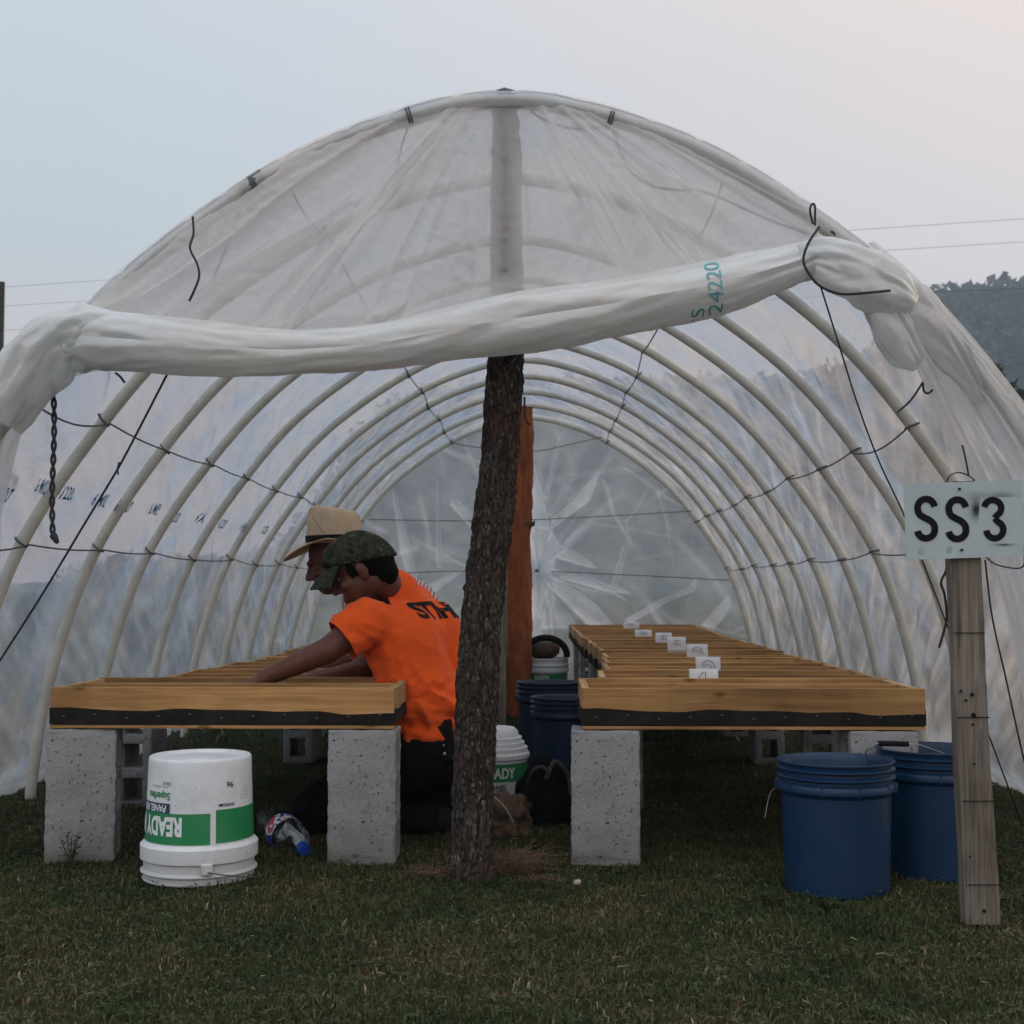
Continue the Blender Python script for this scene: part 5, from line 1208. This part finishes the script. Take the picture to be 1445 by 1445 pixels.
# shirt
sh=MB()
sh.caps(hip+Vector((0,0,.055))-Lf*.06,hip+Vector((0,0,.055))+Lf*.06,.128,.128); sh.caps(lum-Lf*.06+Vector((0,0,-.02)),lum+Lf*.06+Vector((0,0,-.02)),.132,.132)
for s_ in(-1,1): sh.caps(hip+Lf*.06*s_+Vector((0,0,.06)),lum+Lf*.06*s_,.125,.122); sh.caps(lum+Lf*.06*s_,che+Lf*.078*s_,.122,.128)
sh.caps(che-Lf*.06,SR,.118,.074); sh.caps(che+Lf*.06,SL,.118,.070); sh.caps(che,nb_+Vector((.006,0,-.012)),.122,.080); sh.caps(nb_,nb_+(hc-nb_).normalized()*.05,.078,.068); sh.caps(SL,SR,.073,.073)
uL=(EL-SL); uR=(ER-SR); sl=SL+uL*.78; sr=SR+uR*.60
sh.caps(SL,SL+uL*.60,.072,.068); sh.caps(SR,sr,.075,.068)
def shirt_fn(o):
    me=o.data; n=len(me.vertices); co=np.empty(n*3); me.vertices.foreach_get('co',co); co=co.reshape(-1,3); no=np.empty(n*3); me.vertices.foreach_get('normal',no); no=no.reshape(-1,3)
    # wrinkles: pull lines from the armpit down to the waist, stronger at the waist
    z=co[:,2]; low=1-sstep(.38,.60,z)
    q=np.stack([co[:,0]*14+co[:,2]*9,co[:,1]*10,co[:,2]*5-co[:,0]*6],1)
    r1=ridge(fbm(q[:,0],q[:,1],q[:,2],511,2),2.2)-.35; arm=np.array([np.exp(-((co-np.array(SL+uL*.4))**2).sum(1)/.012)]).ravel()
    q2=np.stack([co[:,0]*9+co[:,2]*22,co[:,1]*9,co[:,2]*9],1); r2=ridge(fbm(q2[:,0],q2[:,1],q2[:,2],515,2),2)-.35
    q3=np.stack([co[:,0]*26-co[:,2]*16,co[:,1]*14,co[:,2]*12+co[:,0]*12],1); r3=ridge(fbm(q3[:,0],q3[:,1],q3[:,2],519,2),3)-.3
    co+=no*(.009*r1+.020*r1*low+.018*r2*arm+.012*r2*low+.005*r3*(.4+low+arm))[:,None]; me.vertices.foreach_set('co',co.ravel()); me.update()
    bm=bmesh.new(); bm.from_mesh(me)
    # cut open at hem, cuffs and neck
    dn=(hc-nb_).normalized()
    cuts=[(hip+Vector((0,0,.018)),Vector((-.12,0,-1)),None),(SL+uL*.66,uL.normalized(),(SL+uL*.85,.13)),(SR+uR*.66,uR.normalized(),(SR+uR*.85,.13)),(nb_+dn*.052,(dn+Vector((-.25,0,-.1))).normalized(),(nb_+dn*.09,.10))]
    for pc_,nn,lim_ in cuts:
        nn=nn.normalized(); fs_=[f for f in bm.faces if (lim_ is None or (f.calc_center_median()-lim_[0]).length<lim_[1]+.02)]
        gm=set(fs_)
        for f in fs_: gm.update(f.edges); gm.update(f.verts)
        bmesh.ops.bisect_plane(bm,geom=list(gm),plane_co=pc_,plane_no=nn,clear_outer=True)
    bm.to_mesh(me); bm.free()
shirt=blobm(sh,'shirt',M['orange'],.006,7,p1,L1,shirt_fn)
s_=shirt.modifiers.new('s','SOLIDIFY'); s_.thickness=.003; s_.offset=-1; bake(shirt)
# lettering across the shoulders
bs=BVHTree.FromPolygons([v.co+L1 for v in shirt.data.vertices],[p.vertices[:] for p in shirt.data.polygons])
spine=(lum-nb_).normalized(); bn=-(Lf.cross(spine)).normalized()
if bn.dot(Fd)>0: bn=-bn
xd=-Lf; yd=-spine; ctr=nb_+spine*.105
project('STIHL',bs,ctr+xd*-.095+yd*-.012,xd,yd,-bn,.086,M['black'],'lettering',shirt,.0025,.0035,.0,1.25)
lt=[o for o in bpy.data.objects if o.name=='lettering' and o.parent==shirt]
for o in lt: 
    for v in o.data.vertices: v.co=v.co-L1+ (shirt.location)
    o.data.update()
# project() subtracts parent positions; shirt sits at origin of p1 so correct once
# hair, cap, pouch, eyes
hb=MB(); E=lambda mb,o,r:mb.ell(hc+HMx@Vector(o),r,HMx,28,18)
E(hb,(-.036,0,.000),(.078,.081,.066)); E(hb,(-.060,0,-.045),(.046,.062,.050)); E(hb,(.026,.070,.004),(.014,.008,.028)); E(hb,(.026,-.070,.004),(.014,.008,.028))
blobm(hb,'hair',M['hair'],.006,3,p1,L1,wrk(.004,60,521))
def cap_mesh(c,Mx):
    m=MB(); n,k=22,48
    for i in range(n+1):
        th_=math.pi/2*i/n
        for q in range(k):
            a=2*math.pi*q/k; f=math.cos(a);l=math.sin(a)
            sn=math.sin(th_); xf=.112*sn*f-.012; r_=(xf,.090*sn*l,.018+.30*xf*sn+.103*math.cos(th_)**.85)
            m.v.append(tuple(c+Mx@Vector(r_)))
    for i in range(n):
        for q in range(k): m.f.append((i*k+q,(i+1)*k+q,(i+1)*k+(q+1)%k,i*k+(q+1)%k)); m.mi.append(0)
    return m
cp=cap_mesh(hc,HMx); cpo=cp.build('cap',M['camo'],None,sharp=0); cpo.data.vertices.foreach_set('co',(np.array([v.co[:] for v in cpo.data.vertices])-np.array(L1)).ravel()); cpo.parent=p1
s_=cpo.modifiers.new('s','SOLIDIFY'); s_.thickness=.003; bake(cpo)
V=np.zeros((18,24,3))
for i in range(18):
    for j in range(24):
        u=i/17; w_=(j/23*2-1); a=w_*.98; r0=Vector((.112*math.cos(a)-.012,.090*math.sin(a),.018+.30*(.112*math.cos(a)-.012))); ext=.078*(math.cos(a)**.55 if math.cos(a)>0 else 0)*u
        q=r0+Vector((ext,w_*.010*u,-.022*u-.020*w_*w_*u-.012*u*u)); V[i,j]=hc+HMx@q-L1
br_=MB().grid(V).build('brim',M['camo'],cpo,sharp=0); s_=br_.modifiers.new('s','SOLIDIFY'); s_.thickness=.0035; bake(br_)
mb=MB(); mb.ell(hc+HMx@Vector((-.012,0,.1185))-L1,(.008,.008,.004),HMx,12,8); mb.build('button',M['camo'],cpo)
gg=MB(); gg.tube([hc+HMx@Vector((.095,w_*.06,.058-.0*w_))-L1 for w_ in np.linspace(-.9,.9,12)],.010,8); gg.build('sunglasses',M['black'],cpo)
pm_=MB(); pm_.box(P(624,1046,4.35)-L1,(.078,.035,.135),Matrix.Rotation(R(-8),3,'Y')); pm_.build('belt_pouch',M['black'],p1,bevel=.008)
MB().ell(P(627,1064,4.330)-L1,(.006,.002,.006)).build('press_stud',M['wire'],p1); MB().ell(P(626,1052,4.330)-L1,(.004,.002,.004)).build('press_stud',M['wire'],p1)
for s_ in(-1,1):
    m=MB(); m.ell(hc+HMx@Vector((.076,s_*.030,-.004))-L1,(.011,.012,.010)); m.build('eye',simple('eye_white',(.06,.045,.04),.3),p1)
# ---- person in the straw hat
Fd2=Vector((-.93,.25,0)).normalized(); Lf2=Vector((0,0,1)).cross(Fd2)
hip2=Vector((P(618,1000,5.15).x,5.15,.32)); che2=P(568,868,5.12); nb2=P(528,832,5.10); hc2=P(470,792,5.05); HM2=frame(Vector((-.93,-.05,-.30)))
SL2=nb2+Lf2*.17+Vector((.02,0,-.04)); SR2=nb2-Lf2*.17+Vector((.02,0,-.04)); EL2=P(505,925,4.97); WL2=P(430,952,4.93); ER2=P(505,930,5.35); WR2=P(420,945,5.3)
b2_=MB(); b2_.caps(hip2-Lf2*.08,hip2+Lf2*.08,.12,.12); b2_.caps(hip2,che2,.12,.13); b2_.caps(che2,nb2,.11,.065); b2_.caps(che2,SL2,.09,.055); b2_.caps(che2,SR2,.09,.055)
b2_.caps(nb2,hc2+HM2@Vector((-.03,0,-.06)),.06,.056); head(b2_,hc2,HM2)
for S,E_,W,rt_ in((SL2,EL2,WL2,False),(SR2,ER2,WR2,True)): b2_.caps(S,E_,.052,.041); b2_.caps(E_,W,.041,.027); hand(b2_,W,W-E_,Vector((0,0,-1)),right=rt_)
K2=[]
for s_ in(1,-1):
    h0=hip2+Lf2*.09*s_; kn=Vector((h0.x-.22,h0.y,.075)); an_=Vector((h0.x+.18,h0.y,.055)); b2_.caps(h0,kn,.085,.06); b2_.caps(kn,an_,.056,.038); b2_.caps(an_,an_+Vector((.09,0,-.025)),.035,.026); K2.append((h0,kn,an_))
L2=Vector((hip2.x,hip2.y,0)); p2=blobm(b2_,'person',M['skin2'],.006,4,None,L2); tag(p2,'man in straw hat and striped shirt kneeling behind the man in orange','person')
tr=MB(); tr.caps(hip2-Lf2*.085,hip2+Lf2*.085,.135,.135)
for h0,kn,an_ in K2: tr.caps(h0,kn,.10,.075); tr.caps(kn,an_,.07,.052)
blobm(tr,'trousers',M['pants2'],.008,5,p2,L2,wrk(.012,9,601))
sh=MB(); sh.caps(hip2+Vector((0,0,.06)),che2,.145,.15); sh.caps(che2,nb2+Vector((.01,0,-.01)),.135,.08); sh.caps(che2-Lf2*.05,SR2,.12,.075); sh.caps(che2+Lf2*.05,SL2,.12,.075); sh.caps(SL2,SL2+(EL2-SL2)*.85,.07,.058); sh.caps(SR2,SR2+(ER2-SR2)*.85,.07,.058)
blobm(sh,'shirt',M['striped'],.007,6,p2,L2,wrk(.006,12,611))
hb=MB(); hb.ell(hc2+HM2@Vector((-.03,0,.01)),(.085,.080,.075),HM2); blobm(hb,'hair',M['hair'],.006,3,p2,L2,wrk(.004,60,621))
# hat
HT=frame(Vector((-1,-.02,-.03)).normalized()); hcen=P(472,766,5.05)
def hat():
    k=64; rows=[]
    prof_=[(.0,.118,.0),(.03,.117,.0),(.06,.114,0),(.09,.110,0),(.115,.104,0),(.128,.092,0),(.132,.07,0),(.124,.035,0),(.118,.0,0)]
    m=MB(); 
    for z,r_,_ in prof_:
        for q in range(k):
            a=2*math.pi*q/k; f=math.cos(a);l=math.sin(a); rx=r_*.90; ry=r_*.78
            zz=z
            if z>.10: zz=z+.012*f*1.0-.010*(1 if z<.13 else 1)*0
            pin=1-.12*max(0,f)**2*(z/.13) if z>.05 else 1
            m.v.append(tuple(hcen+HT@Vector((rx*f,ry*l*pin,zz))-L2))
    for i in range(len(prof_)-1):
        for q in range(k): m.f.append((i*k+q,i*k+(q+1)%k,(i+1)*k+(q+1)%k,(i+1)*k+q)); m.mi.append(0)
    o=m.build('straw_hat',M['straw'],p2,sharp=60); s_=o.modifiers.new('s','SOLIDIFY'); s_.thickness=.003; bake(o)
    V=np.zeros((14,k+1,3))
    for i in range(14):
        u=i/13
        for q in range(k+1):
            a=2*math.pi*q/k; f=math.cos(a);l=math.sin(a); r0=Vector((.106*f,.092*l,0)); ex=.085*u
            drop=-.062*max(0,f)**1.5*u**1.7+.012*abs(l)**2.2*u**1.5-.02*max(0,-f)*u
            V[i,q]=hcen+HT@(r0+Vector((f*ex,l*ex*.85,drop)))-L2
    b=MB().grid(V).build('brim',M['straw'],o,sharp=0); s_=b.modifiers.new('s','SOLIDIFY'); s_.thickness=.003; bake(b)
    m=MB(); 
    V=np.zeros((k+1,5,3))
    for q in range(k+1):
        a=2*math.pi*q/k
        for j in range(5): V[q,j]=hcen+HT@Vector((.1085*math.cos(a),.0945*math.sin(a),.004+.024*j/4))-L2
    MB().grid(V).build('hat_band',M['black'],o,sharp=0)
    m=MB()
    for q in range(9):
        a=R(75-q*3.2); z=.034+q*.0075; m.ell(hcen+HT@Vector((.1075*math.cos(a)*(1-z*.2),.0935*math.sin(a)*(1-z*.2),z))-L2,(.0022,.0022,.0016),None,6,4)
    m.build('stitching',M['black'],o,smooth=False)
hat()
print('faces',sum(len(o.data.polygons) for o in bpy.data.objects if o.type=='MESH'))
